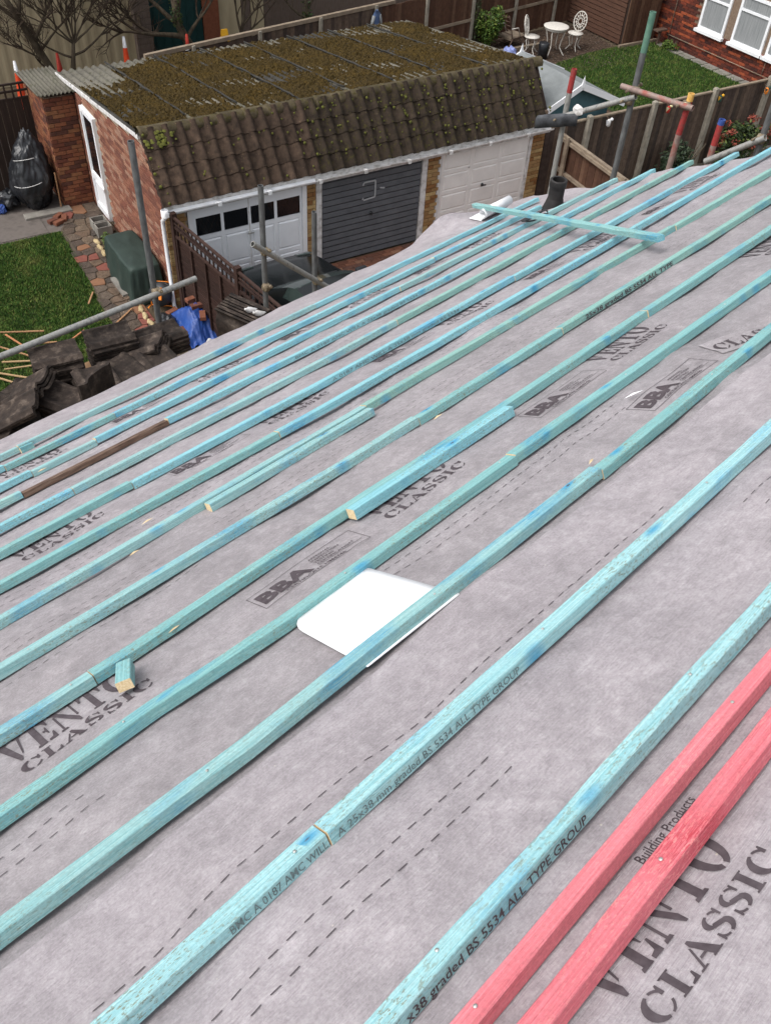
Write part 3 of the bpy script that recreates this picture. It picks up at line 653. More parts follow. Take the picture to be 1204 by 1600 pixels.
# ================================================================== GROUND
mb = MB(); mb.add([(-60, -60, 0), (70, -60, 0), (70, 80, 0), (-60, 80, 0)], [(0, 1, 2, 3)]); struct('ground', mb, 'earth')
def gpoly(pts, z): return MB().add([(u, v, z) for u, v in pts], [tuple(range(len(pts)))])
struct('lawn', gpoly([(-8.5, -4.5), (-3.98, -4.5), (-4.05, -1.1), (-3.985, -.35), (-3.99, .73), (-3.90, 1.87), (-3.84, 3.36), (-8.5, 3.30)], .012), 'grass_base', MG)
struct('patio', gpoly([(-8.5, 3.30), (-3.84, 3.36), (-3.60, 3.75), (-3.46, 4.21), (-3.46, 8), (-8.5, 8)], .016), 'patio', MG)
mb = MB()
for (a, b, c, d) in ((-8.4, -6.45, 3.35, 4.6), (-6.43, -4.95, 3.35, 4.6), (-4.93, -4.05, 3.38, 3.98), (-6.4, -4.6, 4.62, 5.15)): mb.bevbox(a, b, c, d, .012, .03, .004)
struct('patio_slabs', mb, 'patio', MG)
struct('neighbour_lawn', gpoly([(10.2, .3), (15.0, .3), (15.0, 6.9), (13.6, 7.0), (12.6, 6.95), (11.1, 6.65), (10.2, 6.0)], .012), 'grass_base', MG)
struct('flower_bed', gpoly([(5.2, .2), (10.2, .3), (10.2, 6.0), (11.1, 6.65), (13.6, 7.0), (13.9, 9.0), (5.2, 9.2)], .008), 'soil', MG)
def blades(name, poly, n, z, hmin, hmax, label, seed):
    rg = random.Random(seed); xs = [p[0] for p in poly]; ys = [p[1] for p in poly]
    def inside(x, y):
        c = False
        for (ax, ay), (bx, by) in zip(poly, poly[1:]+poly[:1]):
            if (ay > y) != (by > y) and x < (bx-ax)*(y-ay)/(by-ay)+ax: c = not c
        return c
    mb = MB(); k = 0
    while k < n:
        x = rg.uniform(min(xs), max(xs)); y = rg.uniform(min(ys), max(ys))
        if not inside(x, y): continue
        k += 1; h = rg.uniform(hmin, hmax); a = rg.uniform(0, 6.28); w_ = rg.uniform(.006, .013); lx, ly = rg.uniform(-.035, .035), rg.uniform(-.035, .035)
        mb.add([(x-w_*math.cos(a), y-w_*math.sin(a), z), (x+w_*math.cos(a), y+w_*math.sin(a), z), (x+lx, y+ly, z+h)], [(0, 1, 2)])
    o = part(name, mb, 'grass_blade', None, MG, kind='stuff'); tag(o, label, 'grass')
blades('grass', [(-6.6, -1.6), (-4.02, -1.6), (-3.99, .73), (-3.90, 1.87), (-3.84, 3.34), (-6.6, 3.28)], 60000, .012, .02, .055, 'short green grass of the lawn beside the crazy paving path', 3)
blades('grass', [(10.3, .4), (15.0, .4), (15.0, 6.85), (13.6, 6.95), (12.6, 6.9), (11.1, 6.6), (10.3, 6.0)], 52000, .012, .03, .07, 'green grass of the neighbouring garden below the brick house', 4)
# leaf litter and chips on the soil
mb = MB(); rg = random.Random(9)
for k in range(2600):
    x, y = rg.uniform(9.5, 14.0), rg.uniform(5.8, 9.0); s_ = rg.uniform(.02, .05); a = rg.uniform(0, 6.28)
    mb.add([(x+s_*math.cos(a+t), y+s_*.6*math.sin(a+t), .012+rg.uniform(0, .03)) for t in (0, 2.1, 4.2)], [(0, 1, 2)])
tag(part('leaf_litter', mb, 'crazy_paving', None, MG, kind='stuff'), 'brown leaf litter on the soil round the white table', 'litter')

# crazy paving path
struct('path', gpoly([(-4.12, -3.2), (-3.28, -3.2), (-3.36, -.87), (-3.40, .78), (-3.30, 2.75), (-2.89, 3.37), (-2.89, 4.21), (-3.46, 4.21), (-3.63, 3.72), (-3.86, 3.38), (-3.91, 1.87), (-4.0, .73), (-4.0, -.35)], .014), 'path_joint', MG)
path = col.objects['path']
rg = random.Random(12)
def halfplane(poly, nx, ny, d):
    out = []
    for k in range(len(poly)):
        p, q_ = poly[k], poly[(k+1) % len(poly)]; a = nx*p[0]+ny*p[1]-d; b = nx*q_[0]+ny*q_[1]-d
        if a <= 0: out.append(p)
        if (a < 0) != (b < 0) and a != b: t = a/(a-b); out.append((p[0]+(q_[0]-p[0])*t, p[1]+(q_[1]-p[1])*t))
    return out
seeds = []
v = -1.6
while v < 4.1:
    um = -4.02 if v < .7 else (-3.95 if v < 2.6 else -3.80+max(0, (v-3.3))*.28); ux = -3.36 if v < 2.8 else -2.95
    u = um+.1
    while u < ux: seeds.append((u+rg.uniform(-.05, .05), v+rg.uniform(-.07, .07))); u += rg.uniform(.19, .27)
    v += .22
for k, (u, v) in enumerate(seeds):
    um = -4.02 if v < .7 else (-3.93 if v < 2.6 else -3.80+max(0, (v-3.3))*.28); ux = -3.37 if v < 2.8 else -2.91
    po = [(um, v-.4), (ux, v-.4), (ux, min(4.19, v+.4)), (um, min(4.19, v+.4))]
    for (a, b) in seeds:
        if (a, b) == (u, v) or abs(a-u)+abs(b-v) > 1.2: continue
        nx_, ny_ = a-u, b-v; l_ = math.hypot(nx_, ny_); nx_ /= l_; ny_ /= l_
        po = halfplane(po, nx_, ny_, nx_*(a+u)/2+ny_*(b+v)/2-rg.uniform(.006, .014))
        if len(po) < 3: break
    if len(po) < 3: continue
    r_ = rg.random(); m_ = 'terracotta' if r_ < .10 else ('terracotta_orange' if r_ < .19 else 'crazy_paving')
    cx_, cy_ = sum(p[0] for p in po)/len(po), sum(p[1] for p in po)/len(po)
    part('paving_stone', MB().prism([(p[0]-cx_, p[1]-cy_) for p in po], 0, .024+rg.uniform(0, .008), None, 0, .06), m_, path, MG @ T((cx_, cy_, .012)))
# block paved drive
mb = MB(); rg = random.Random(5)
for iu in range(-14, 26):
    for iv in range(-28, 0):
        u, v = iu*.205+(.1 if iv % 2 else 0), iv*.105
        mb.bevbox(u, u+.196, v, v+.096, 0, .022+rg.uniform(0, .003), .006)
o = part('drive_blocks', mb, 'drive_block', None, MG, kind='structure')

# ================================================================== GARAGE BLOCK
gar = gthing('garage_block', 'row of three brick garages with tiled mansard front and mossy flat roof', 'garage', 1, 2)
UL, UR = -2.88, 4.98
def roofz(v): return 2.775-.12*v
# mortar cores
mb = MB()
mb.add([(UL+.02, .02, 0), (UL+.02, 5.1, 0), (UL+.02, 5.1, 2.10), (UL+.02, .62, 2.64), (UL+.02, .02, 1.86), (UL+.12, .02, 0), (UL+.12, 5.1, 0), (UL+.12, 5.1, 2.10), (UL+.12, .62, 2.64), (UL+.12, .02, 1.86)],
       [(4, 3, 2, 1, 0), (5, 6, 7, 8, 9), (0, 1, 6, 5), (1, 2, 7, 6), (2, 3, 8, 7), (3, 4, 9, 8), (4, 0, 5, 9)])
part('side_wall', mb, 'mortar', gar, MG); side_wall = bpy.data.objects['side_wall']
mb = MB(); mb.box(UR-.12, UR-.02, .02, 5.1, 0, 2.05); mb.box(UL+.13, UR-.13, 5.0, 5.1, 0, 2.05); part('rear_wall', mb, 'mortar_dark', gar, MG)
mb = MB(); mb.box(UL+.13, UR-.13, .14, .2, 0, 1.75); part('inner_wall', mb, 'fence_shadow', gar, MG)
# brick makers: one shared mesh per length
BM = {}
def brick_mesh(L, mat):
    k = (round(L, 3), mat)
    if k not in BM: BM[k] = MB().bevbox(0, L, 0, .065, 0, .022, .004).mesh('brick', mat)
    return BM[k]
def brick_wall(parent, M, length, height, mat, inside, limit=300, pick=None, joint=.010, zbase=0.0, name='brick'):
    "stretcher courses over the local x-y plane (z = outward); returns how many became objects"
    cand = []; row = 0; y = zbase
    while y+.065 <= height:
        x = -.1125 if row % 2 else 0.0
        while x < length:
            a, b = max(0, x), min(length, x+.215)
            if b-a > .05 and inside((a+b)/2, y+.033, a, b, y): cand.append((a, y, b-a))
            x += .225
        y += .075; row += 1
    if pick: cand.sort(key=pick)
    for (x, y, L) in cand[:limit]: part(name, brick_mesh(L, mat), None, parent, M @ T((x, y, 0)))
    rest = cand[limit:]
    if rest:
        mb = MB()
        for (x, y, L) in rest: mb.bevbox(x, x+L, y, y+.065, 0, .022, .004)
        part('brickwork', mb, mat, parent, M, kind='stuff')
MS = MG @ Matrix(((0, 0, -1, UL+.016), (-1, 0, 0, 5.1), (0, 1, 0, 0), (0, 0, 0, 1)))      # x: towards the front, y: up, z: outward (-u)
DV0, DV1, DZ0, DZ1 = 3.14, 3.86, .10, 2.04
def ins(xm, ym, a, b, y):
    v0, v1 = 5.1-b, 5.1-a; vm = 5.1-xm
    if v1 > DV0 and v0 < DV1 and y < DZ1+.02: return False
    if v0 > 4.16: return False
    top = min(roofz(vm)-.10, 1.86+(vm-.02)*1.33 if vm < .62 else 9)
    return y+.07 < top
brick_wall(side_wall, MS, 5.08, 2.8, 'brick_mixed', ins, 300, lambda c: c[0]*-1-c[1]*.6)
# front piers
MF = MG @ Matrix(((1, 0, 0, 0), (0, 0, -1, .016), (0, 1, 0, 0), (0, 0, 0, 1)))
for (a, b) in ((UL+.02, -2.50), (-.295, -.125), (2.225, 2.50), (4.665, UR-.02)):
    mb = MB(); mb.box(a, b, .02, .13, 0, 1.74); pier = part('pier', mb, 'mortar', gar, MG)
    brick_wall(pier, MF @ T((a, 0, 0)), b-a, 1.74, 'brick_buff', lambda *k: True)
# ------------------------------------------------ side door
mb = MB(); mb.box(UL-.022, UL+.02, DV0, DV1, DZ0, DZ1)
sdr = part('side_door', mb, 'white_upvc', gar, MG)
mb = MB()
for (a, b, c, d) in ((DV0, DV0+.07, DZ0, DZ1), (DV1-.07, DV1, DZ0, DZ1), (DV0+.07, DV1-.07, DZ1-.08, DZ1), (DV0+.07, DV1-.07, .72, .84), (DV0+.07, DV1-.07, DZ0, DZ0+.12)): mb.box(UL-.05, UL-.024, a, b, c, d)
part('door_frame', mb, 'white_upvc', sdr, MG)
mb = MB(); mb.box(UL-.030, UL-.0235, DV0+.12, DV1-.12, .88, DZ1-.13); part('pane', mb, 'dark_glass', sdr, MG)
mb = MB(); mb.box(UL-.075, UL-.05, DV0-.03, DV0+.4, .70, .76); part('letter_rail', mb, 'white_upvc', sdr, MG)
# verge trim along the roof edge
mb = MB()
for k in range(9):
    va, vb = .66+k*.51, .66+(k+1)*.51-.015
    mb.add([(UL-.03, va, roofz(va)-.06), (UL+.03, va, roofz(va)-.06), (UL+.03, vb, roofz(vb)-.06), (UL-.03, vb, roofz(vb)-.06), (UL-.03, va, roofz(va)+.01), (UL+.03, va, roofz(va)+.01), (UL+.03, vb, roofz(vb)+.01), (UL-.03, vb, roofz(vb)+.01)],
           [(3, 2, 1, 0), (4, 5, 6, 7), (0, 1, 5, 4), (1, 2, 6, 5), (2, 3, 7, 6), (3, 0, 4, 7)])
part('verge_trim', mb, 'weathered_white', gar, MG)
# ------------------------------------------------ tiled mansard, tile by tile
A = Vector((0, -.13, 1.86)); B = Vector((0, .53, 2.745)); SL = (B-A).length; ud = (B-A)/SL; nn_ = Vector((0, -ud.z, ud.y))
TW = .2345; NT = int((UR-UL+.06)/TW)
def pant_mesh(mat):
    L = .345; n = 12; vs = []; fs = []
    for e in (0, 1):
        for t in (0, 1):
            for k in range(n+1):
                x = TW*1.05*k/n; a = k/n
                hgt = .062*math.sin(PI*min(1, max(0, (a-.45)/.55)))**.8 if a > .45 else -.012*math.sin(PI*a/.45)
                vs.append((x, L*e, hgt+(.024 if t else 0.0)))
    N = n+1
    for k in range(n):
        fs += [(N+k, N+k+1, 3*N+k+1, 3*N+k), (k+1, k, 2*N+k, 2*N+k+1), (k, k+1, N+k+1, N+k), (2*N+k+1, 2*N+k, 3*N+k, 3*N+k+1)]
    fs += [(0, N, 3*N, 2*N), (n, 2*N+n, 3*N+n, N+n)]
    return MB().add(vs, fs, 0, False).mesh('roof_tile', mat)
PM = [pant_mesh('tile_brown'), pant_mesh('tile_dark')]
rg = random.Random(2)
for c_ in range(4):
    for k in range(NT):
        u = UL-.03+k*TW; tl = R(3.2+rg.uniform(-.7, .7))
        M = MG @ Matrix(((1, 0, 0, u), (0, ud.y, nn_.y, 0), (0, ud.z, nn_.z, 0), (0, 0, 0, 1)))
        p = A+ud*(c_*.282)+nn_*(.012)
        M.translation = MG @ Vector((u+rg.uniform(-.004, .004), p.y, p.z))
        part('roof_tile', PM[0] if u < -.30 else PM[1], None, gar, M @ Matrix.Rotation(-tl, 4, 'X') @ Matrix.Rotation(R(rg.uniform(-.8, .8)), 4, 'Z'))
mb = MB(); mb.add([(UL, -.10, 1.80), (UR, -.10, 1.80), (UR, .56, 2.70), (UL, .56, 2.70), (UL, .62, 2.62), (UR, .62, 2.62), (UR, .02, 1.76), (UL, .02, 1.76)], [(0, 1, 2, 3), (3, 2, 5, 4), (4, 5, 6, 7), (0, 3, 4, 7), (1, 6, 5, 2), (0, 7, 6, 1)]); part('mansard_core', mb, 'fence_shadow', gar, MG)
# ridge capping
rm = MB(); rm.lathe([(.112, 0), (.120, .02), (.120, .05), (.112, .06), (.108, .47)], 12, Matrix(((0, 0, 1, 0), (1, 0, 0, 0), (0, 1, 0, 0), (0, 0, 0, 1))), 0, True, -.35, PI+.35)
rm = rm.mesh('ridge_tile', 'ridge_tile')
for k in range(18):
    part('ridge_tile', rm, None, gar, MG @ T((UL-.04+k*.441, .60+rg.uniform(-.006, .006), 2.735+rg.uniform(-.004, .006))))
# corrugated flat roof, sheet by sheet
def corr_sheet(wu, v0, v1, zf, mat, amp=.022, pitch=.146, n=8):
    nx = int(wu/pitch*n); vs = []; N = nx+1
    for t in (0, 1):
        for (v, z) in ((v0, zf(v0)), (v1, zf(v1))):
            for k in range(N):
                x = wu*k/nx; vs.append((x, v, z+amp*math.sin(2*PI*x/pitch)+(0 if t else -.008)))
    fs = []
    for k in range(nx):
        fs += [(2*N+k, 2*N+k+1, 3*N+k+1, 3*N+k), (k+1, k, N+k, N+k+1), (k, k+1, 2*N+k+1, 2*N+k), (N+k+1, N+k, 3*N+k, 3*N+k+1)]
    fs += [(0, 2*N, 3*N, N), (nx, N+nx, 3*N+nx, 2*N+nx)]
    return MB().add(vs, fs, 0, True)
nsh = 8; ws = (UR+.06-UL)/nsh
for k in range(nsh):
    for j, (a, b) in enumerate(((.64, 3.12), (3.02, 5.32))):
        zf = lambda v, j=j: roofz(v)+(.012 if j == 0 else 0)+.004*(k % 2)
        part('corrugated_sheet', corr_sheet(ws+.05, a, b, zf, 'x'), 'asbestos' if (k+j) % 3 else 'asbestos_dark', gar, MG @ T((UL-.02+k*ws, 0, 0)))
# lap strips proud of the moss
for k in range(1, nsh):
    u = UL-.02+k*ws; a = .8+rnd.uniform(0, .6); mb = MB()
    mb.tube([(u+rnd.uniform(-.01, .01), v, roofz(v)+.050+.012*fbm(v*3, k*5.0, 2)) for v in np.linspace(a, 5.3, 22)], [.006+.016*max(0, .6+fbm(v*1.7, k*3.0, 7)) for v in np.linspace(a, 5.3, 22)], 6); part('sheet_lap', mb, 'asbestos_dark', gar, MG)
# moss blanket: a lumpy skin, broken at the edges, sheet laps and rear
st = .024; nu, nv = int((UR-UL)/st), int(4.62/st); vs = []; idx = {}; fs = []
hgt = np.zeros((nu+1, nv+1))
for a in range(nu+1):
    for b in range(nv+1):
        u, v = UL+.02+a*st, .68+b*st
        h = .034+.060*fbm(u*1.4, v*1.4, 3)+.055*abs(fbm(u*9, v*9, 9))+.045*fbm(u*23, v*23, 14)
        lap = abs(((u-UL+.02)/ws+.5) % 1-.5)*ws
        h -= .05*max(0, 1-lap/.05)*(.5+.5*fbm(u*.7, v*.8, 30)+.4)
        rear = sstep(v, 4.5, 5.2)*(1.15 if -2.9 < u < -1.2 else .55+.6*fbm(u*1.2, 4, 8))
        lft = 0 if u > UL+.9 else sstep(v, 3.4, 4.4)*.10
        h -= .075*rear+lft
        hgt[a, b] = h
for a in range(nu+1):
    for b in range(nv+1):
        u, v = UL+.02+a*st, .68+b*st; vs.append((u+rnd.uniform(-.006, .006), v+rnd.uniform(-.006, .006), roofz(v)+hgt[a, b]))
for a in range(nu):
    for b in range(nv):
        if max(hgt[a, b], hgt[a+1, b], hgt[a, b+1], hgt[a+1, b+1]) > -.02: k = a*(nv+1)+b; fs.append((k, k+nv+1, k+nv+2, k+1))
part('moss', MB().add(vs, fs, 0, False), 'moss', gar, MG, kind='stuff')
# moss cushions on the tiles
mb = MB(); rg = random.Random(31)
for k in range(420):
    u = rg.uniform(UL, UR); t = rg.random()**.8*SL
    if u < -.35 and rg.random() < .75 and not (u < UL+.35): continue
    p = A+ud*t+nn_*(.045+rg.uniform(-.01, .015)); r_ = rg.uniform(.012, .032)
    mb.lathe([(r_, 0), (r_*.8, r_*.5), (0, r_*.75)], 5, T((u, p.y, p.z)) @ Matrix.Rotation(R(53), 4, 'X'))
for k in range(60):
    u, t = UL+rg.uniform(0, .5), SL*rg.uniform(.8, 1.0); p = A+ud*t+nn_*.05; r_ = rg.uniform(.02, .05)
    mb.lathe([(r_, 0), (r_*.8, r_*.5), (0, r_*.75)], 5, T((u, p.y, p.z)))
part('tile_moss', mb, 'moss_green', gar, MG, kind='stuff')
# ------------------------------------------------ gutter, fascia, downpipe
def gutter(a, b, mat, z=1.80, y=-.165):
    mb = MB(); prof = [(math.cos(t)*.052, math.sin(t)*.052) for t in np.linspace(PI, 2*PI, 9)]+[(math.cos(t)*.047, math.sin(t)*.047) for t in np.linspace(2*PI, PI, 9)]
    n = len(prof); vs = [(u, y+p[0], z+p[1]) for u in (a, b) for p in prof]
    mb.add(vs, [(k, (k+1) % n, n+(k+1) % n, n+k) for k in range(n)]+[tuple(range(n)), tuple(reversed(range(n, 2*n)))], 0, False)
    o = part('gutter', mb, mat, gar, MG)
    for u in np.arange(a+.05, b, .9): part('gutter_bracket', MB().box(u-.03, u+.03, y-.06, y+.06, z-.062, z+.004), mat, o, MG)
gutter(UL-.06, -.20, 'white_upvc'); gutter(-.18, UR, 'weathered_white', 1.795, -.155)
mb = MB(); mb.box(UL, -.2, -.108, -.085, 1.70, 1.86); mb.box(-.195, UR, -.106, -.083, 1.69, 1.86); part('fascia', mb, 'weathered_white', gar, MG)
mb = MB(); mb.tube([(UL-.03, -.165, 1.77), (UL-.035, -.15, 1.70), (UL-.045, -.06, 1.62), (UL-.045, -.045, 1.5), (UL-.045, -.045, .06), (UL-.045, -.12, .0)], .033, 12); mb.lathe([(.062, -.05), (.062, .06), (.05, .065)], 10, T((UL-.03, -.165, 1.78))); part('downpipe', mb, 'white_upvc', gar, MG)
# ------------------------------------------------ doors
def frame_posts(parent, a, b, top, mat, wdt=.09, y0=.0, y1=.06):
    mb = MB(); mb.box(a-wdt, a-.004, y0, y1, 0, top); part('door_jamb', mb, mat, parent, MG)
    mb = MB(); mb.box(b+.004, b+wdt, y0, y1, 0, top); part('door_jamb', mb, mat, parent, MG)
    mb = MB(); mb.box(a-wdt, b+wdt, y0, y1, top+.002, top+.05); part('door_head', mb, mat, parent, MG)
def panel(mb, a, b, c, d, y=.028, dep=.014):
    "raised and fielded panel"
    f = .022
    mb.add([(a, y, c), (b, y, c), (b, y, d), (a, y, d), (a+f, y+dep, c+f), (b-f, y+dep, c+f), (b-f, y+dep, d-f), (a+f, y+dep, d-f), (a+2*f, y-.004, c+2*f), (b-2*f, y-.004, c+2*f), (b-2*f, y-.004, d-2*f), (a+2*f, y-.004, d-2*f)],
           [(0, 1, 5, 4), (1, 2, 6, 5), (2, 3, 7, 6), (3, 0, 4, 7), (4, 5, 9, 8), (5, 6, 10, 9), (6, 7, 11, 10), (7, 4, 8, 11), (8, 9, 10, 11)])
def slabgrid(mb, us, zs, y=.028, holes=()):
    "front face with openings left for panels"
    for i in range(len(us)-1):
        for j in range(len(zs)-1):
            if (i, j) in holes: continue
            mb.add([(us[i], y, zs[j]), (us[i+1], y, zs[j]), (us[i+1], y, zs[j+1]), (us[i], y, zs[j+1])], [(0, 1, 2, 3)])
# white panelled door with four lights
a, b = -2.40, -.385
us = [a]; wcol = (b-a-.04)/4
for k in range(4): us += [a+.055+k*(wcol+.0), a+wcol*(k+1)-.0]
us += [b]; zs = [.03, .08, .47, .54, 1.08, 1.16, 1.48, 1.64]
holes = {(1+2*k, j) for k in range(4) for j in (1, 3, 5)}
mb = MB(); slabgrid(mb, us, zs, .028, holes); mb.box(a, b, .03+.035, .075, .03, 1.64)
wd = part('panelled_door', mb, 'door_white', gar, MG)
for k in range(4):
    x0, x1 = us[1+2*k], us[2+2*k]
    for (c, d) in ((.08, .47), (.54, 1.08)): m2 = MB(); panel(m2, x0, x1, c, d); part('panel', m2, 'door_white', wd, MG)
    m2 = MB(); m2.add([(x0, .045, 1.16), (x1, .045, 1.16), (x1, .045, 1.48), (x0, .045, 1.48)], [(0, 1, 2, 3)]); pn = part('pane', m2, 'dark_glass', wd, MG)
    if k != 1:
        m3 = MB()
        for t in np.linspace(-.3, 1.0, 6):
            for sg in (1, -1):
                p0 = (x0+(x1-x0)*(t if sg == 1 else 1-t), .043, 1.16); p1 = (x0+(x1-x0)*(t+.35 if sg == 1 else .65-t), .043, 1.48)
                f_ = lambda p: (min(max(p[0], x0), x1), p[1], p[2])
                m3.bar(f_(p0), f_(p1), .004, .002)
        part('leading', m3, 'fence_shadow', pn, MG)
m2 = MB(); xm = (a+b)/2; m2.lathe([(.03, 0), (.03, .012), (.014, .02), (.014, .045)], 10, T((xm, .03, 1.02)) @ Matrix.Rotation(R(90), 4, 'X')); m2.bar((xm-.06, -.012, 1.02), (xm+.06, -.012, 1.02), .016, .016); part('handle', m2, 'nail_steel', wd, MG)
m2 = MB(); m2.box(xm-.006, xm+.006, .022, .0275, .03, 1.64); part('meeting_strip', m2, 'weathered_white', wd, MG)
frame_posts(wd, a, b, 1.66, 'white_upvc', .085)
# grey ribbed up-and-over door
a, b = .0, 2.10
gd_ = part('ribbed_door', MB().box(a, b, .055, .08, .02, 1.70), 'door_grey', gar, MG)
nr = 15; hz = 1.68/nr
for k in range(nr):
    z0 = .02+k*hz; m2 = MB(); y0 = .028; vs = []
    for u in (a+.012, b-.012): vs += [(u, .054, z0+.002), (u, y0+.008, z0+.004), (u, y0-.012, z0+.024), (u, y0, z0+hz-.004), (u, .054, z0+hz-.002)]
    m2.add(vs, [(k_, 5+k_, 6+k_, 1+k_) for k_ in range(4)]+[(0, 1, 2, 3, 4), (9, 8, 7, 6, 5)]); part('rib', m2, 'door_grey', gd_, MG)
m2 = MB(); m2.lathe([(.035, 0), (.03, .02), (.012, .03)], 10, T((1.03, .02, .84)) @ Matrix.Rotation(R(90), 4, 'X')); m2.bar((1.03, -.01, .80), (1.03, -.01, .88), .016, .016); part('handle', m2, 'black_plastic', gd_, MG)
for (p, q_) in (((.86, 1.45), (1.10, 1.45)), ((1.10, 1.45), (1.10, 1.14)), ((1.10, 1.14), (.86, 1.12)), ((1.20, 1.29), (1.30, 1.27)), ((.86, 1.45), (.84, 1.40)), ((.84, 1.13), (.85, 1.17))):
    m2 = MB(); m2.bar((p[0], .0115, p[1]), (q_[0], .0115, q_[1]), .028, .005, 0, (0, 1, 0)); part('chalk_stroke', m2, 'chalk_mark', gd_, MG)
frame_posts(gd_, a, b, 1.715, 'weathered_white', .115)
# cream door of twelve pressed panels
a, b = 2.545, 4.60
us = [a]; wcol = (b-a)/3
for k in range(3): us += [a+.06+k*wcol*.985, a+wcol*.985*(k+1)-.005]
us += [b]; zs = [.03]
for k in range(4): zs += [.09+k*.405, .09+k*.405+.34]
zs += [1.70]
holes = {(1+2*k, 1+2*j) for k in range(3) for j in range(4)}
mb = MB(); slabgrid(mb, us, zs, .028, holes); mb.box(a, b, .065, .08, .03, 1.70); cd = part('pressed_panel_door', mb, 'door_cream', gar, MG)
for (i, j) in sorted(holes): m2 = MB(); panel(m2, us[i], us[i+1], zs[j], zs[j+1], .028, .008); part('panel', m2, 'door_cream', cd, MG)
m2 = MB(); m2.lathe([(.03, 0), (.03, .015), (.013, .025), (.013, .05)], 10, T((3.57, .028, .865)) @ Matrix.Rotation(R(90), 4, 'X')); m2.bar((3.51, -.02, .865), (3.63, -.02, .865), .02, .02); part('handle', m2, 'black_plastic', cd, MG)
m2 = MB(); m2.lathe([(.0, .006), (.018, .006), (.02, 0)], 10, T((3.20, .028, 1.28)) @ Matrix.Rotation(R(90), 4, 'X')); part('lock', m2, 'nail_steel', cd, MG)
frame_posts(cd, a, b, 1.72, 'weathered_white', .07)

# ================================================================== BRICK OUTBUILDING
ob = gthing('brick_outbuilding', 'narrow brick outbuilding with corrugated roof joined to the garage side', 'outbuilding', -3.17, 4.9)
mb = MB(); mb.box(-3.44, -2.90, 4.23, 5.6, 0, 2.10); obw = part('wall', mb, 'mortar_dark', ob, MG)
brick_wall(obw, MG @ Matrix(((1, 0, 0, -3.455), (0, 0, -1, 4.226), (0, 1, 0, 0), (0, 0, 0, 1))), .56, 2.11, 'brick_red', lambda *k: True)
mb = MB()
brick_wall(obw, MG @ Matrix(((0, 0, -1, -3.444), (-1, 0, 0, 5.6), (0, 1, 0, 0), (0, 0, 0, 1))), 1.36, 2.10, 'brick_red', lambda *k: True, 0)
zf = lambda v: 2.19-.05*(v-4.2)
for (a, w_, m_) in ((-3.56, .70, 'asbestos'), ): part('corrugated_sheet', corr_sheet(w_, 4.10, 5.68, zf, 'x', .018, .0735), m_, ob, MG @ T((a, 0, 0)))

# ================================================================== SCAFFOLDING
def coupler(parent, p, ax=(1, 0, 0), r=.033):
    p = Vector(p); a = Vector(ax); mb = MB()
    mb.tube([p-a*.028, p+a*.028], r, 10); b = Vector((0, 0, 1)) if abs(a.z) < .5 else Vector((0, 1, 0)); mb.tube([p-b*.03, p+b*.03], r*.95, 10)
    c = a.cross(b); mb.tube([p+c*.02+b*.035, p+c*.085+b*.035], .009, 6); mb.tube([p-c*.02+a*.035, p-c*.085+a*.035], .009, 6)
    mb.tube([p+c*.055+b*.035, p+c*.075+b*.035], .016, 6)
    part('coupler', mb, 'coupler_steel', parent)
def pole(parent, a, b, mat='dull_tube', r=.0242, name='tube'):
    a, b = Vector(a), Vector(b); d = (b-a).normalized(); mb = MB(); mb.tube([a, b], r, 12, False); mb.tube([b, a], r*.82, 12, False)
    for p, q_ in ((a, d), (b, d)):
        x = d.cross(Vector((0, 0, 1)) if abs(d.z) < .9 else Vector((1, 0, 0))).normalized(); y = d.cross(x); n = 12
        vs = [p+x*(rr*math.cos(2*PI*k/n))+y*(rr*math.sin(2*PI*k/n)) for rr in (r, r*.82) for k in range(n)]
        mb.add(vs, [(k, (k+1) % n, n+(k+1) % n, n+k) for k in range(n)])
    return part(name, mb, mat, parent)
YS = 5.90
sc1 = thing('scaffold', 'grey scaffold standard and long guard rail over the lawn', 'scaffold', T((3.04, YS, 0)))
pole(sc1, (3.145, YS, 0), (3.14, YS, 5.96), 'dull_tube', name='standard'); pole(sc1, (.2, YS-.052, 4.83), (3.50, YS-.052, 4.775), 'galvanised_tube', name='guard_rail'); coupler(sc1, (3.145, YS-.026, 4.785))
pole(sc1, (1.60, YS, 0), (1.68, YS, 4.55), 'dull_tube', name='standard')
pole(sc1, (1.2, 5.0, 4.315), (3.1, 5.0, 4.315), 'dull_tube', name='ledger'); pole(sc1, (1.2, YS-.05, 4.315), (3.1, YS-.05, 4.315), 'dull_tube', name='ledger')
for x in (1.4, 3.0): pole(sc1, (x, 4.75, 4.365), (x, YS+.1, 4.365), 'dull_tube', name='transom')
sc2 = thing('scaffold', 'pair of short grey standards crossed by a sloping tube above the dark car', 'scaffold', T((4.3, YS, 0)))
pole(sc2, (4.21, YS, 0), (4.245, YS, 5.31), 'dull_tube', name='standard'); pole(sc2, (4.82, YS, 0), (4.82, YS, 4.90), 'dull_tube', name='standard')
pole(sc2, (4.09, YS-.05, 4.87), (5.05, YS-.05, 4.03), 'galvanised_tube', name='brace'); coupler(sc2, (4.235, YS-.025, 4.74)); coupler(sc2, (4.82, YS-.025, 4.23)); coupler(sc2, (4.225, YS-.03, 4.40))
for k in range(5):
    mb = MB(); mb.box(.9, 3.02, 4.76+k*.228, 4.76+k*.228+.222, 4.39, 4.428); part('board', mb, 'scaffold_board', sc1)
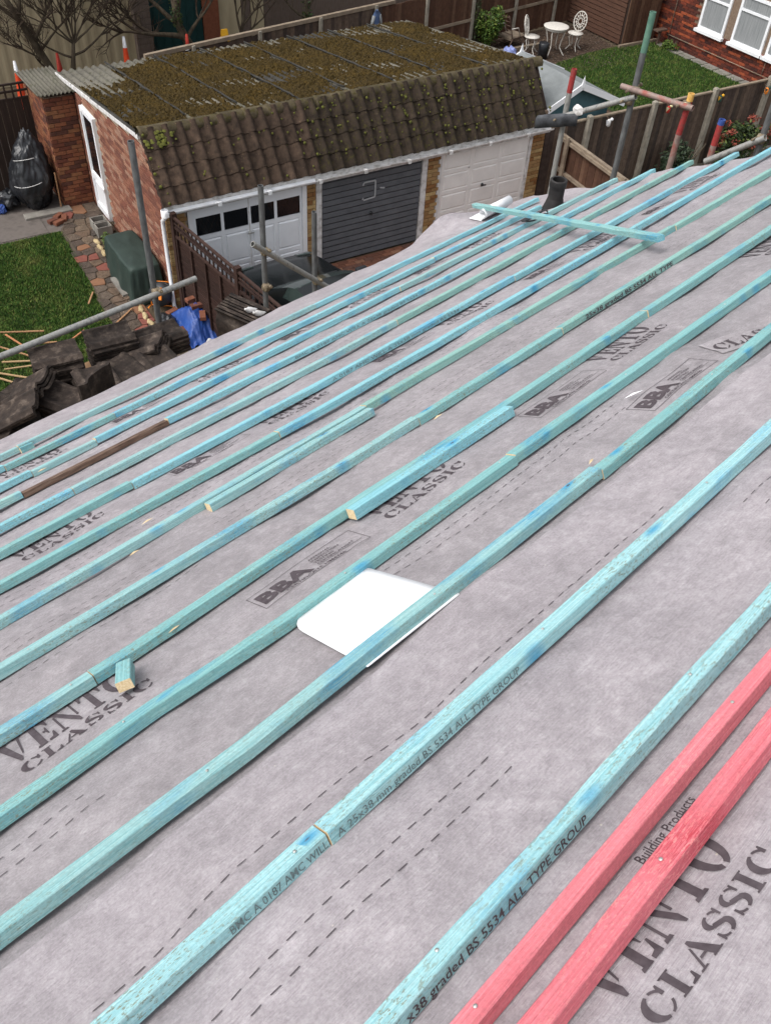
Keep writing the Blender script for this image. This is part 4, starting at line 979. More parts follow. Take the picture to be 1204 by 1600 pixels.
# right-hand scaffold beyond the gable
sc3 = thing('scaffold', 'tall scaffold standard with green painted tip and crossing tubes beyond the gable', 'scaffold', T((7.0, 4.32, 0)))
PX = Vector((7.0, 4.32, 0))
g0 = pole(sc3, (7.02, 4.32, 0), (7.0, 4.32, 6.20), 'dull_tube', .026, 'standard'); pole(sc3, (7.0, 4.32, 6.20), (6.998, 4.32, 6.50), 'green_paint', .0262, 'painted_tip')
XS = 7.0
pole(sc3, (XS-.05, 4.42, 5.92), (XS-.05, 3.74, 5.945), 'rust_tube', .0235, 'cross_tube'); coupler(sc3, (XS-.02, 4.30, 5.91), (0, 1, 0), .034); coupler(sc3, (XS-.02, 3.82, 5.94), (0, 1, 0), .034)
pole(sc3, (XS-.04, 5.05, 5.44), (XS-.04, 4.27, 5.875), 'galvanised_tube', .0235, 'sloping_tube'); coupler(sc3, (XS-.02, 4.33, 5.82), (0, 1, 0), .033)
pole(sc3, (XS, 3.83, 0), (XS, 3.82, 5.70), 'rust_tube', .0245, 'standard'); pole(sc3, (XS, 3.82, 5.70), (XS, 3.81, 5.97), 'red_paint', .0248, 'painted_tip'); pole(sc3, (XS, 3.81, 5.972), (XS, 3.81, 6.03), 'yellow_cap', .0262, 'end_cap')
pole(sc3, (XS, 4.95, 0), (XS, 4.945, 5.70), 'galvanised_tube', .0245, 'standard'); pole(sc3, (XS, 4.945, 5.70), (XS, 4.94, 5.90), 'red_paint', .0248, 'painted_tip'); coupler(sc3, (XS-.02, 4.95, 5.47), (0, 1, 0))
sc4 = thing('scaffold', 'red topped scaffold standard with blue tape band beside the right fence shrub', 'scaffold', T((XS, 3.495, 0)))
pole(sc4, (XS, 3.50, 0), (XS, 3.497, 5.72), 'rust_tube', .025, 'standard'); pole(sc4, (XS, 3.497, 5.72), (XS, 3.495, 5.885), 'red_paint', .0255, 'painted_tip'); pole(sc4, (XS, 3.495, 5.885), (XS, 3.494, 5.925), 'blue_tape', .0268, 'tape_band')
sc5 = thing('scaffold', 'scaffold standard and tube end joined by couplers at the right edge', 'scaffold', T((XS, 3.12, 0)))
pole(sc5, (XS, 3.10, 0), (XS, 3.14, 6.5), 'dull_tube', .0245, 'standard'); pole(sc5, (XS-.06, 3.50, 5.60), (XS-.06, 3.09, 5.93), 'galvanised_tube', .0242, 'tube'); coupler(sc5, (XS-.03, 3.13, 5.90), (0, 1, 0), .036)
# black film draped over the sloping tube, with a torn white bag
vs = []; fs = []; n = 9; m = 12
for a_ in range(m+1):
    t = a_/m; y = 5.20-.44*t; zc = 5.40+.165*t
    for k in range(n):
        an = PI*(-.12+1.24*k/(n-1)); rr = .029+.006*fbm(t*6, k*.7, 3); drop = .07 if k == 0 else 0
        vs.append((XS-.045-math.cos(an)*rr, y, zc+math.sin(an)*rr*1.0-drop))
for a_ in range(m):
    for k in range(n-1): i = a_*n+k; fs.append((i, i+1, i+n+1, i+n))
o = solo('plastic_film', MB().add(vs, fs, 0, True), 'lead_film', 'strip of black film wrapped over the sloping scaffold tube', 'film'); md = o.modifiers.new('t', 'SOLIDIFY'); md.thickness = .004
def crumple(name, c, r, mat, label, cat, seed, M=I4, sq=(1, 1, 1)):
    bm = bmesh.new(); bmesh.ops.create_icosphere(bm, subdivisions=3, radius=1)
    for v in bm.verts:
        d = v.co.normalized(); k = 1+.35*fbm(d.x*2.2+seed, d.y*2.2, d.z*2.2)+.30*abs(fbm(d.x*5+seed, d.y*5, d.z*5)); v.co = Vector((d.x*sq[0], d.y*sq[1], d.z*sq[2]))*k*r+Vector(c)
    me = bpy.data.meshes.new(name); bm.to_mesh(me); bm.free(); me.materials.append(MATS[mat]); return tag(link(bpy.data.objects.new(name, me), None, M), label, cat)
crumple('plastic_bag', (XS-.06, 4.78, 5.61), .034, 'weathered_white', 'torn white plastic bag caught on the scaffold beside the black film', 'bag', 4, I4, (.5, 1.5, 1.2))

# ------------------------------------------------------------------ stacks of old roof tiles on the scaffold boards
def old_tile():
    L, W_ = .40, .32; n = 16; prof = []
    for k in range(n+1):
        a = k/n; h = .030*math.exp(-((a-.16)/.10)**2)+.016*math.exp(-((a-.90)/.06)**2)-.006*math.exp(-((a-.5)/.2)**2); prof.append((W_*a, h))
    vs = []
    for e in (0, 1):
        for t in (0, 1):
            for (x, h) in prof: vs.append((x-W_/2, (L if e else 0)-L/2, h+(.020 if t else 0)))
    N = n+1; fs = []
    for k in range(n): fs += [(N+k, N+k+1, 3*N+k+1, 3*N+k), (k+1, k, 2*N+k, 2*N+k+1), (k, k+1, N+k+1, N+k), (2*N+k+1, 2*N+k, 3*N+k, 3*N+k+1)]
    fs += [(0, N, 3*N, 2*N), (n, 2*N+n, 3*N+n, N+n)]
    return MB().add(vs, fs, 0, False).mesh('stacked_tile', 'old_tile')
ORD = ['first', 'second', 'third', 'fourth', 'fifth', 'sixth', 'seventh', 'eighth', 'ninth', 'tenth', 'eleventh', 'twelfth', 'thirteenth', 'fourteenth', 'fifteenth']
OT = old_tile(); rg = random.Random(41); ZB = 4.43
def stack(x, y, rot, n, tilt, where, z0=ZB, dirx=0):
    M = T((x, y, z0)) @ Matrix.Rotation(R(rot), 4, 'Z') @ Matrix.Rotation(R(tilt), 4, 'X') @ Matrix.Rotation(R(dirx), 4, 'Y') @ Matrix.Diagonal((.86, .86, .86, 1))
    for k in range(n):
        o = bpy.data.objects.new('stacked_tile', OT); link(o, None, M @ T((rg.uniform(-.015, .015), rg.uniform(-.012, .012), .002+k*.034)) @ Matrix.Rotation(R(rg.uniform(-3, 3)), 4, 'Z'))
        top = k == n-1
        tag(o, ('topmost dark tile ' if top else ORD[n-1-k]+' dark tile from the top ')+where, 'roof tile', 'old roof tiles stacked on the scaffold')
ZB = 4.43
stack(1.34, 5.34, 30, 8, 0, 'in the stack at the far left edge'); stack(1.60, 5.30, 70, 7, 0, 'in the low stack second from the left edge')
stack(1.64, 5.34, 58, 2, -26, 'leaning on the low stack at the left', ZB+.26); stack(1.84, 5.62, 20, 6, 0, 'in the stack left of the tall flat stack'); stack(1.86, 5.52, 40, 3, -34, 'propped steeply left of the tall stack', ZB+.22)
stack(2.16, 5.72, 70, 11, 0, 'in the tallest flat stack over the lawn'); stack(1.98, 5.34, 16, 8, 0, 'in front of the tallest flat stack'); stack(2.26, 5.34, -14, 9, 0, 'in the rounded stack beside the upright tile')
stack(2.62, 5.74, 74, 9, 0, 'in the flat stack over the path'); stack(2.50, 5.38, 4, 7, 0, 'in the front stack below the path stack'); stack(2.80, 5.55, 40, 4, -24, 'in the slanting stack before the last one', ZB+.08)
stack(3.0, 5.66, 80, 5, 0, 'in the last stack by the scaffold standard'); stack(2.74, 5.30, -10, 7, 0, 'in the low front stack near the tarpaulin')
M = T((2.09, 5.02, ZB+.36)) @ Matrix.Rotation(R(85), 4, 'X') @ Matrix.Rotation(R(20), 4, 'Y')
tag(link(bpy.data.objects.new('stacked_tile', OT), None, M), 'single old roof tile standing on edge by the eave', 'roof tile', 'old roof tiles stacked on the scaffold')
part('board', MB().box(3.2, 4.5, 5.15, 5.60, 4.30, 4.338), 'scaffold_board', sc2)
for k in range(9):
    M = T((3.50+k*.030, 5.36+k*.012, 4.338+.165)) @ Matrix.Rotation(R(12), 4, 'Z') @ Matrix.Rotation(R(84+rg.uniform(-5, 5)), 4, 'Y')
    tag(link(bpy.data.objects.new('stacked_tile', OT), None, M), ORD[k]+' roof tile from the left on edge below the trellis fence', 'roof tile', 'old roof tiles set on edge')
for k, (x, y) in enumerate(((3.70, 5.34), (3.72, 5.26))):
    mb = MB(); mb.lathe([(0, 0), (.03, 0), (.032, .01), (.032, .12), (.012, .15), (.012, .17), (0, .17)], 12, T((x, y, 4.338+.30)) @ Matrix.Rotation(R(-60), 4, 'Y') @ Matrix.Scale(.75, 4))
    solo('fixing_tube', mb, 'weathered_white', ('upper' if k == 0 else 'lower')+' pale plastic bottle lying on the tiles set on edge', 'bottle')
mb = MB(); mb.tube([(2.98, 5.06, ZB+.30), (3.08, 5.10, ZB+.34)], .02, 10); solo('pipe_piece', mb, 'weathered_white', 'short pale pipe lying at the last tile stack', 'pipe')

# ================================================================== LEFT GARDEN THINGS
def stick(a, b, mat, label, w_=.027, z=.04, name='timber_lath'):
    mb = MB(); mb.bar((a[0], a[1], z), (b[0], b[1], z+.01), w_, w_*.6); solo(name, mb, mat, label, 'lath', MG, 'loose laths on the lawn')
for k, (a, b, m_, l_) in enumerate((((-5.73, .50), (-5.09, .20), 'rough_timber', 'brown lath lying alone at the lawn left edge'), ((-5.66, .37), (-5.30, -.62), 'orange_timber', 'reddish lath crossing over the pale ones on the lawn'),
    ((-5.32, -.62), (-4.52, -.12), 'orange_timber', 'long orange lath pointing right across the lawn'), ((-5.83, .10), (-5.40, -.48), 'rough_timber', 'grey brown lath under the reddish lath'),
    ((-5.40, -.05), (-5.0, -.22), 'rough_timber', 'thin grey lath beside the reddish lath'), ((-5.91, -.37), (-5.36, -.62), 'fresh_timber', 'upper of the two pale laths meeting the orange lath'), ((-5.92, -.53), (-5.36, -.68), 'fresh_timber', 'lower of the two pale laths meeting the orange lath'),
    ((-6.02, -.61), (-5.66, -.95), 'fresh_timber', 'pale lath nearest the stacked tiles'), ((-6.06, -.75), (-5.80, -1.10), 'fresh_timber', 'palest lath at the left frame edge'), ((-5.54, -.80), (-5.30, -.95), 'orange_timber', 'stub of orange lath behind the tall tile stack'),
    ((-4.47, -.51), (-3.59, .17), 'rough_timber', 'grey lath lying across the edge of the paving'), ((-4.20, .62), (-4.02, .92), 'rough_timber', 'short lath at the border of lawn and path'))):
    stick(a, b, m_, l_, z=.04+.016*(k % 3))
mb = MB(); mb.tube([(-4.6, -1.0, .06), (-3.96, -.74, .05), (-3.5, -.55, .05), (-3.07, -.39, .06), (-2.95, -.3, .1)], .012, 6); solo('orange_cable', mb, 'orange_timber', 'thin orange batten laid over the path to the blue tarp', 'cable', MG)
# stone edging
rg = random.Random(8)
for k in range(15):
    t = k/14; u, v = -3.37-.10*t, 2.62-3.2*t
    if .55 < v < 1.25: continue
    bm = bmesh.new(); bmesh.ops.create_icosphere(bm, subdivisions=2, radius=1)
    for q_ in bm.verts: d = q_.co; q_.co = Vector((d.x*.045, d.y*.11, d.z*.05))*(1+.3*fbm(d.x*2+k, d.y*2, d.z*2))
    me = bpy.data.meshes.new('edging_stone'); bm.to_mesh(me); bm.free(); me.materials.append(MATS['stone_edge'])
    o = link(bpy.data.objects.new('edging_stone', me), None, MG @ T((u+rg.uniform(-.02, .02), v, .04)) @ Matrix.Rotation(R(rg.uniform(-14, 14)), 4, 'Z'))
    tag(o, ORD[k]+' buff edging stone along the path, counted from the planter', 'stone', 'edging stones along the path')
mb = MB(); mb.box(-3.60, -3.40, .60, 1.24, .03, .08); solo('paving_slab', mb, 'concrete', 'pale grey slab laid against the green cover', 'slab', MG)
mb = MB(); mb.box(-3.42, -3.39, .78, 1.10, .081, .10); mb2 = mb
# planter trough of two open compartments
pt = gthing('planter_trough', 'small black two-compartment planter at the head of the stone edging', 'planter', -3.15, 3.0)
for (a, b) in ((2.76, 2.98), (3.01, 3.24)):
    mb = MB()
    for (x0, x1, y0, y1) in ((-3.29, -3.27, a, b), (-3.03, -3.01, a, b), (-3.27, -3.03, a, a+.02), (-3.27, -3.03, b-.02, b)): mb.box(x0, x1, y0, y1, .02, .22)
    c_ = part('compartment', mb, 'concrete', pt, MG); part('soil_fill', MB().box(-3.268, -3.032, a+.022, b-.022, .02, .12), 'black_plastic', c_, MG)
def leaves(mb, c, rx, ry, rz, n, size, rg, shell=.35):
    for k in range(n):
        while True:
            d = Vector((rg.uniform(-1, 1), rg.uniform(-1, 1), rg.uniform(-1, 1)))
            if .05 < d.length <= 1: break
        l_ = d.length**shell; d = d.normalized()*l_; lump = .78+.4*fbm(d.x*2.3+c[0], d.y*2.3+c[1], d.z*2.3+c[2])
        p = Vector((c[0]+d.x*rx*lump, c[1]+d.y*ry*lump, c[2]+d.z*rz*lump)); s_ = size*rg.uniform(.6, 1.3)
        x = Vector((rg.uniform(-1, 1), rg.uniform(-1, 1), rg.uniform(-.6, .6))).normalized(); y = x.cross(Vector((rg.uniform(-1, 1), rg.uniform(-1, 1), 1))).normalized()
        mb.add([p-x*s_, p+y*s_*.45, p+x*s_, p-y*s_*.45], [(0, 1, 2, 3)])
pl_ = gthing('edging_plant', 'small bright green plant between the planter and the green cover', 'plant', -3.22, 2.35)
mb = MB(); leaves(mb, (-3.23, 2.30, .14), .13, .30, .18, 500, .025, random.Random(3)); part('leaves', mb, 'leaf_bright', pl_, MG); part('stem', MB().tube([(-3.23, 2.3, 0), (-3.22, 2.3, .14)], .012, 6), 'bark', pl_, MG)
# green weatherproof cover over a bench or barbecue
def cover(u0, u1, v0, v1, h):
    nx, ny, nz = 16, 26, 10; bm = bmesh.new()
    def P(a, b, c):   # superellipse box with sagging skirts
        x = (a-.5)*2; y = (b-.5)*2; z = c
        flare = 1.0+.10*(1-z)
        fold = .030*math.sin(13*x+9*y+2*z)*(1-z)**.7+.035*fbm(x*4, y*4, z*2)*(1-z*.7)
        return Vector(((u0+u1)/2+x*(u1-u0)/2*flare*(1-.08*z*z*abs(y)**3)+fold, (v0+v1)/2+y*(v1-v0)/2*flare+fold*.6, .03+h*(z-.025*(x*x+y*y)*z)+.018*fbm(x*2, y*2, 4)*z))
    mb = MB(); N = 60; rings = []
    per = []
    for k in range(N):
        t = k/N*4; s_ = int(t); f = t-s_
        a, b = [(f, 0), (1, f), (1-f, 1), (0, 1-f)][s_]
        cx, cy = a-.5, b-.5; m_ = max(abs(cx), abs(cy)); r_ = math.hypot(cx, cy); kk = 1-.10*max(0, r_/.5-1.2)
        per.append((.5+cx*kk, .5+cy*kk))
    levels = [(c, 1.0) for c in (0, .15, .3, .45, .6, .75, .88, .955)]+[(.992, .975), (1.0, .86), (1.0, .5), (1.0, .2)]
    vs = []
    for (c, k) in levels:
        for (a, b) in per: vs.append(P(.5+(a-.5)*k, .5+(b-.5)*k, c))
    fs = []
    for l_ in range(len(levels)-1):
        for k in range(N): j = (k+1) % N; fs.append((l_*N+k, l_*N+j, (l_+1)*N+j, (l_+1)*N+k))
    fs.append(tuple((len(levels)-1)*N+k for k in range(N)))
    return mb.add(vs, fs, 0, True)
solo('green_cover', cover(-3.50, -2.94, .30, 1.62, .68), 'green_cover', 'dark green weather cover over a box against the garage wall', 'cover', MG)
# hose reel
hr = gthing('hose_reel', 'black hose reel with orange handle by the downpipe', 'hose reel', -3.1, 0.05)
Mh = MG @ T((-3.08, .06, .26)) @ Matrix.Rotation(R(-35), 4, 'Z') @ Matrix.Rotation(R(62), 4, 'X')
mb = MB(); mb.lathe([(.0, -.09), (.20, -.09), (.20, -.07), (.10, -.06), (.10, .06), (.20, .07), (.20, .09), (.0, .09)], 22); part('drum', mb, 'black_plastic', hr, Mh)
mb = MB()
for k in range(7): mb.lathe([(.175-.012*(k % 2)+.013*math.cos(t), -.055+k*.018+.013*math.sin(t)) for t in np.linspace(0, 2*PI, 7)], 20)
part('hose', mb, 'dull_tube', hr, Mh)
mb = MB(); mb.bevbox(-.03, .03, -.10, .11, .092, .125, .008); mb.tube([(.0, .09, .11), (.0, .09, .17)], .018, 8); part('handle', mb, 'orange_plastic', hr, Mh)
mb = MB(); mb.tube([(-.2, -.2, -.1), (-.2, .2, -.1), (.2, .2, -.1), (.2, -.2, -.1), (-.2, -.2, -.1)], .014, 6); mb.tube([(-.2, -.2, -.1), (-.2, -.24, .1)], .014, 6); mb.tube([(.2, -.2, -.1), (.2, -.24, .1)], .014, 6); part('stand', mb, 'orange_plastic', hr, Mh)
# blue tarpaulin weighed down with bricks
nx = 40; vs = []; fs = []
def tz(a, b):
    e = min(a, 1-a, b, 1-b); return .02+.42*sstep(e, .0, .30)*(.75+.35*fbm(a*3, b*3, 1))+.09*abs(fbm(a*7, b*7, 4))+.05*abs(fbm(a*15, b*15, 7))
for i in range(nx+1):
    for j in range(nx+1):
        a, b = i/nx, j/nx; vs.append((-3.16+.66*a+.05*fbm(b*3, a, 2)+.12*(1-b)*(a-.4), -1.36+1.08*b+.06*fbm(a*4, b, 6), tz(a, b)))
for i in range(nx):
    for j in range(nx): k = i*(nx+1)+j; fs.append((k, k+nx+1, k+nx+2, k+1))
solo('blue_tarpaulin', MB().add(vs, fs, 0, True), 'blue_tarp', 'crumpled blue tarpaulin over a heap at the foot of the dark fence', 'tarpaulin', MG)
lb = MB().bevbox(-.105, .105, -.05, .05, 0, .065, .006).mesh('loose_brick', 'brick_loose')
for (u, v, z, r_, l_) in ((-2.80, -.62, .43, 10, 'upper brick on the blue tarpaulin'), (-2.80, -.84, .43, 0, 'middle brick on the blue tarpaulin'), (-2.80, -1.06, .37, 70, 'lower brick on the blue tarpaulin, set endwise'), (-3.12, -.95, .1, 85, 'brick standing at the left hem of the blue tarpaulin'),
                    (-3.05, -.28, .06, 20, 'brick behind the blue tarpaulin nearest the downpipe'), (-2.66, -.36, .10, 40, 'brick behind the blue tarpaulin nearest the dark fence')):
    tag(link(bpy.data.objects.new('loose_brick', lb), None, MG @ T((u, v, z)) @ Matrix.Rotation(R(r_), 4, 'Z')), l_, 'brick', 'loose bricks on the tarpaulin')
crumple('rubble_sack', (-3.28, -.62, .14), .15, 'black_plastic', 'crumpled black sack between hose reel and blue tarpaulin', 'sack', 9, MG)
# ---- dark trellis-topped fence between garden and drive
def fline(a, b, t): return (a[0]+(b[0]-a[0])*t, a[1]+(b[1]-a[1])*t)
fe = gthing('trellis_fence', 'dark brown lapped fence with trellis top between garden and drive', 'fence', -2.6, -2)
FA, FB = (-2.80, -.22), (-2.36, -4.1); Lf = math.hypot(FB[0]-FA[0], FB[1]-FA[1]); an = math.atan2(FB[1]-FA[1], FB[0]-FA[0])
MFn = MG @ T((FA[0], FA[1], 0)) @ Matrix.Rotation(an, 4, 'Z'); PW = 1.86
for k in range(3):
    part('post', MB().box(-.045+k*(PW+.08), .045+k*(PW+.08), -.045, .045, 0, 1.80), 'fence_dark', fe, MFn)
    if k == 2: continue
    x0 = .047+k*(PW+.08); x1 = x0+PW-.02
    slat = None
    for j in range(11):
        mb = MB(); z0 = .08+j*.118; mb.add([(x0, .008, z0), (x1, .008, z0), (x1, .02, z0), (x0, .02, z0), (x0, -.006, z0+.135), (x1, -.006, z0+.135), (x1, .004, z0+.135), (x0, .004, z0+.135)], [(0, 1, 5, 4), (3, 7, 6, 2), (0, 3, 2, 1), (4, 5, 6, 7), (0, 4, 7, 3), (1, 2, 6, 5)]); part('slat', mb, 'fence_dark', fe, MFn)
    for j in range(5):
        xx = x0+.02+j*(PW-.08)/4; part('upright', MB().box(xx, xx+.035, -.038, -.008, .06, 1.41), 'fence_dark', fe, MFn)
    for zz in (1.41, 1.565, 1.72): part('rail', MB().box(x0, x1, -.03, .012, zz, zz+.03), 'fence_dark', fe, MFn)
    for j in range(15):
        xx = x0+.02+j*(PW-.09)/14; part('trellis_bar', MB().box(xx, xx+.022, -.012, .008, 1.442, 1.718), 'fence_dark', fe, MFn)
    part('trellis_rail', MB().box(x0+.002, x1-.002, -.030, -.0125, 1.64, 1.66), 'fence_dark', fe, MFn)
# ---- rear-left fence with square lattice, tarp-wrapped thing, small clutter
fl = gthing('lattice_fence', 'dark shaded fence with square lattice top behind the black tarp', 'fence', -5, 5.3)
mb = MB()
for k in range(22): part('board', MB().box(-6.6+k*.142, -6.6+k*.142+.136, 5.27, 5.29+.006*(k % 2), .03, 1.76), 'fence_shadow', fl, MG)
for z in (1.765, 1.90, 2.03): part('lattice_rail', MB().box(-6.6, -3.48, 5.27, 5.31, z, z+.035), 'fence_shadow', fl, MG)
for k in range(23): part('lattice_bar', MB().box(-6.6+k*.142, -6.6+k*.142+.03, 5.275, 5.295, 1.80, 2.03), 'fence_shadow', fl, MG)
# black wrapped bicycle-sized bundle
bm = bmesh.new(); bmesh.ops.create_icosphere(bm, subdivisions=5, radius=1)
for v in bm.verts:
    d = v.co.normalized(); z = d.z; wv = (1-.40*max(0, z)**1.3)*(1+.12*max(0, -z))
    k = 1+.22*fbm(d.x*1.7, d.y*1.7, d.z*1.7+3)+.16*abs(fbm(d.x*5, d.y*5, d.z*3))+.10*abs(fbm(d.x*11, d.y*11, d.z*5))
    v.co = Vector((-3.90+d.x*.37*wv*k+.04*z, 4.55+d.y*.36*wv*k, max(.03, .70+z*.70*k)))
for f in bm.faces: f.smooth = True
me = bpy.data.meshes.new('tarp_bundle'); bm.to_mesh(me); bm.free(); me.materials.append(MATS['black_plastic'])
tb = gthing('tarp_bundle', 'tall bundle wrapped in black tarpaulin and cord beside the outbuilding', 'bundle', -3.92, 4.5)
part('tarpaulin', me, None, tb, MG)
for z, r_ in ((1.0, .27), (.62, .37)):
    mb = MB(); mb.tube([(-3.90+(r_+.02)*math.cos(t), 4.50+(r_+.05)*math.sin(t), z+.10*math.sin(t+z*3)) for t in np.linspace(3.3, 4.9, 12)], .006, 5); part('cord', mb, 'weathered_white', tb, MG)
crumple('black_sack', (-4.42, 4.62, .22), .17, 'black_plastic', 'small black sack left of the tall wrapped bundle', 'sack', 6, MG)
part('kerb_slab', MB().bevbox(-4.30, -3.40, 3.98, 4.20, .02, .075, .008), 'concrete', None, MG, kind='structure')
mb = MB(); mb.bar((-3.56, 4.18, .08), (-3.54, 4.19, .75), .03, .02); solo('timber_stake', mb, 'rough_timber', 'thin brown stake leaning on the outbuilding corner', 'stake', MG)
for k, (u, v, r_) in enumerate(((-3.86, 3.72, 20), (-3.72, 3.86, 40), (-3.78, 3.62, 25), (-3.64, 3.74, 70))):
    tag(link(bpy.data.objects.new('loose_brick', lb), None, MG @ T((u, v, .03)) @ Matrix.Rotation(R(r_), 4, 'Z')), ('first', 'second', 'third', 'fourth')[k]+' loose brick from the left at the corner of lawn and path', 'brick', 'bricks at the path corner')
for k, (m_, l_) in enumerate((('toy_red', 'small red bag at the left edge beside the black sack'), ('blue_tape', 'small blue bag at the left edge in front of the red one'), ('toy_cream', 'small cream bag at the left edge behind the red one'))):
    crumple('bag', (-4.68+.06*k, 4.72-.2*(k == 1)+.2*(k == 2), .10), .09, m_, l_, 'bag', 20+k, MG)

# ================================================================== CAR ON THE DRIVE
car = gthing('parked_car', 'dark green-black car parked nose to the white panelled garage door', 'car', -1.25, -3.4)
CU, CV0 = -1.22, -.42
# body cross-sections from the nose (t=0) to the tail: (distance, half width, belt height, roof height, roof half width)
sec = [(0.0, .55, .55, .60, .50), (.10, .74, .62, .72, .62), (.45, .83, .70, .83, .66), (1.0, .86, .80, .92, .66), (1.22, .86, .86, .97, .64), (1.75, .87, .90, 1.30, .56), (2.0, .87, .91, 1.40, .54), (2.6, .87, .92, 1.44, .55), (3.2, .86, .92, 1.40, .54), (3.7, .85, .92, 1.15, .55), (3.95, .80, .88, .93, .60), (4.1, .62, .55, .60, .50)]
def csec(s_):
    d, w_, bz, rz_, rw = s_
    return [(-w_*.92, .22), (-w_, .42), (-w_*.99, bz-.12), (-w_*.93, bz), (-rw-.02-(w_-rw)*.25, bz+(rz_-bz)*.5), (-rw, rz_-.05*min(1, (rz_-bz)*3)), (-rw*.5, rz_), (0, rz_+.01), (rw*.5, rz_), (rw, rz_-.05*min(1, (rz_-bz)*3)), (rw+.02+(w_-rw)*.25, bz+(rz_-bz)*.5), (w_*.93, bz), (w_*.99, bz-.12), (w_, .42), (w_*.92, .22)]
vs = []; N = 15
for s_ in sec:
    for (x, z) in csec(s_): vs.append((CU+x, CV0-s_[0], z))
body = MB(); glass = {}
for k in range(len(sec)-1):
    for j in range(N-1):
        q_ = (k*N+j, (k+1)*N+j, (k+1)*N+j+1, k*N+j+1)
        side = j in (4, 3, 10, 9) and 5 <= k <= 8; ws_ = k in (4, 5) and 5 <= j <= 8; rw_ = k in (8, 9) and 5 <= j <= 8
        key = 'windscreen' if ws_ else ('rear_window' if rw_ else ('side_window' if side and j in (4, 9) or side and j in (3, 10) and k in (6, 7) else None))
        if key: glass.setdefault((key, j < 7 if key == 'side_window' else 0), []).append(q_)
        else: body.f.append(q_); body.mi.append(0); body.sm.append(True)
body.v = vs; body.f += [tuple(range(N)), tuple(reversed(range((len(sec)-1)*N, len(sec)*N)))]; body.mi += [0, 0]; body.sm += [False]*2
part('body', body, 'car_paint', car, MG)
for (nm, _), fs in sorted(glass.items(), key=str):
    g = MB(); g.v = list(vs); g.f = fs; g.mi = [0]*len(fs); g.sm = [True]*len(fs); o = part(nm, g, 'car_glass', car, MG)
    bm = bmesh.new(); bm.from_mesh(o.data); bmesh.ops.delete(bm, geom=[v for v in bm.verts if not v.link_faces], context='VERTS'); bm.to_mesh(o.data); bm.free()
for sx in (-1, 1):
    for d in (.72, 3.3):
        mb = MB(); mb.lathe([(.20, -.1), (.30, -.1), (.315, -.06), (.315, .06), (.30, .1), (.20, .1)], 20, T((CU+sx*.80, CV0-d, .315)) @ Matrix.Rotation(R(90), 4, 'Y')); wl = part('wheel', mb, 'tyre', car, MG)
        part('rim', MB().lathe([(0, .06), (.19, .08), (.20, .1)], 14, T((CU+sx*.80, CV0-d, .315)) @ Matrix.Rotation(R(90*sx), 4, 'Y')), 'nail_steel', wl, MG)
    mb = MB(); mb.bevbox(-.10, .10, -.05, .05, 0, .12, .03, T((CU+sx*.96, CV0-1.42, .92))); part('door_mirror', mb, 'black_plastic', car, MG)
    part('headlight', MB().bevbox(-.14, .14, -.09, .09, 0, .03, .02, T((CU+sx*.55, CV0-.10, .685)) @ Matrix.Rotation(R(-25), 4, 'X')), 'car_glass', car, MG)
mb = MB(); 
for sx in (-.5, .05): mb.bar((CU+sx, CV0-1.25, .975), (CU+sx+.45, CV0-1.40, 1.07), .02, .015)
part('wiper', mb, 'black_plastic', car, MG)

# ================================================================== FENCES RIGHT AND REAR
fr = gthing('board_fence', 'long weathered board fence with concrete posts beyond the scaffold', 'fence', 8.5, .05)
plank = MB().bevbox(0, .118, 0, 1.62, 0, .016, .003).mesh('plank', 'fence_boards'); rg = random.Random(17)
MFR = lambda u, z: MG @ Matrix(((1, 0, 0, u), (0, 0, -1, .06), (0, 1, 0, z), (0, 0, 0, 1)))
k = 0; u = 5.02
while u < 14.4: part('plank', plank, None, fr, MFR(u, .06+rg.uniform(-.01, .01)) @ T((0, 0, .006*(k % 2)))); u += .112; k += 1
for u in (6.08, 7.86, 9.66, 11.42, 13.2):
    mb = MB(); mb.bevbox(-.05, .05, -.05, .05, 0, 1.80, .02, T((u, -.01, 0))); part('post', mb, 'concrete_post', fr, MG)
for (a, b) in ((5.02, 6.03), (6.13, 7.81), (7.91, 9.61), (9.71, 11.37), (11.47, 13.15), (13.25, 14.4)): part('capping_rail', MB().box(a, b, .015, .085, 1.69, 1.72), 'fence_rail', fr, MG)
part('gravel_board', MB().box(5.02, 14.4, .045, .075, 0, .06), 'concrete_post', fr, MG)
fc = gthing('cross_fence', 'brown board fence with rails running from the garage corner towards the roof', 'fence', 5.3, -1.5)
MX = MG @ T((5.42, .02, 0)) @ Matrix.Rotation(R(-96.5), 4, 'Z')
pk2 = MB().box(0, .108, 0, .016, .05, 1.50).mesh('plank', 'fence_brown')
for k in range(40): part('plank', pk2, None, fc, MX @ T((.02+k*.112, .006*(k % 2), 0)))
for z in (.25, .86, 1.46): part('rail', MB().box(.0, 4.5, -.075, -.004, z, z+.055), 'fence_rail', fc, MX)
for x in (.35, 2.2, 4.0): part('post', MB().box(x-.05, x+.05, -.12, -.077, 0, 1.62), 'fence_rail', fc, MX)
part('capping_rail', MB().box(0, 4.5, -.03, .045, 1.516, 1.55), 'fence_rail', fc, MX)
fb = gthing('rear_fence', 'long grey board fence with slim posts behind the garage row', 'fence', 6, 8)
RA, RB = (-.6, 6.85), (14.6, 9.55); Lr = math.hypot(RB[0]-RA[0], RB[1]-RA[1]); ar = math.atan2(RB[1]-RA[1], RB[0]-RA[0]); MB_ = MG @ T((RA[0], RA[1], 0)) @ Matrix.Rotation(ar, 4, 'Z')
nb = int(Lr/.112)
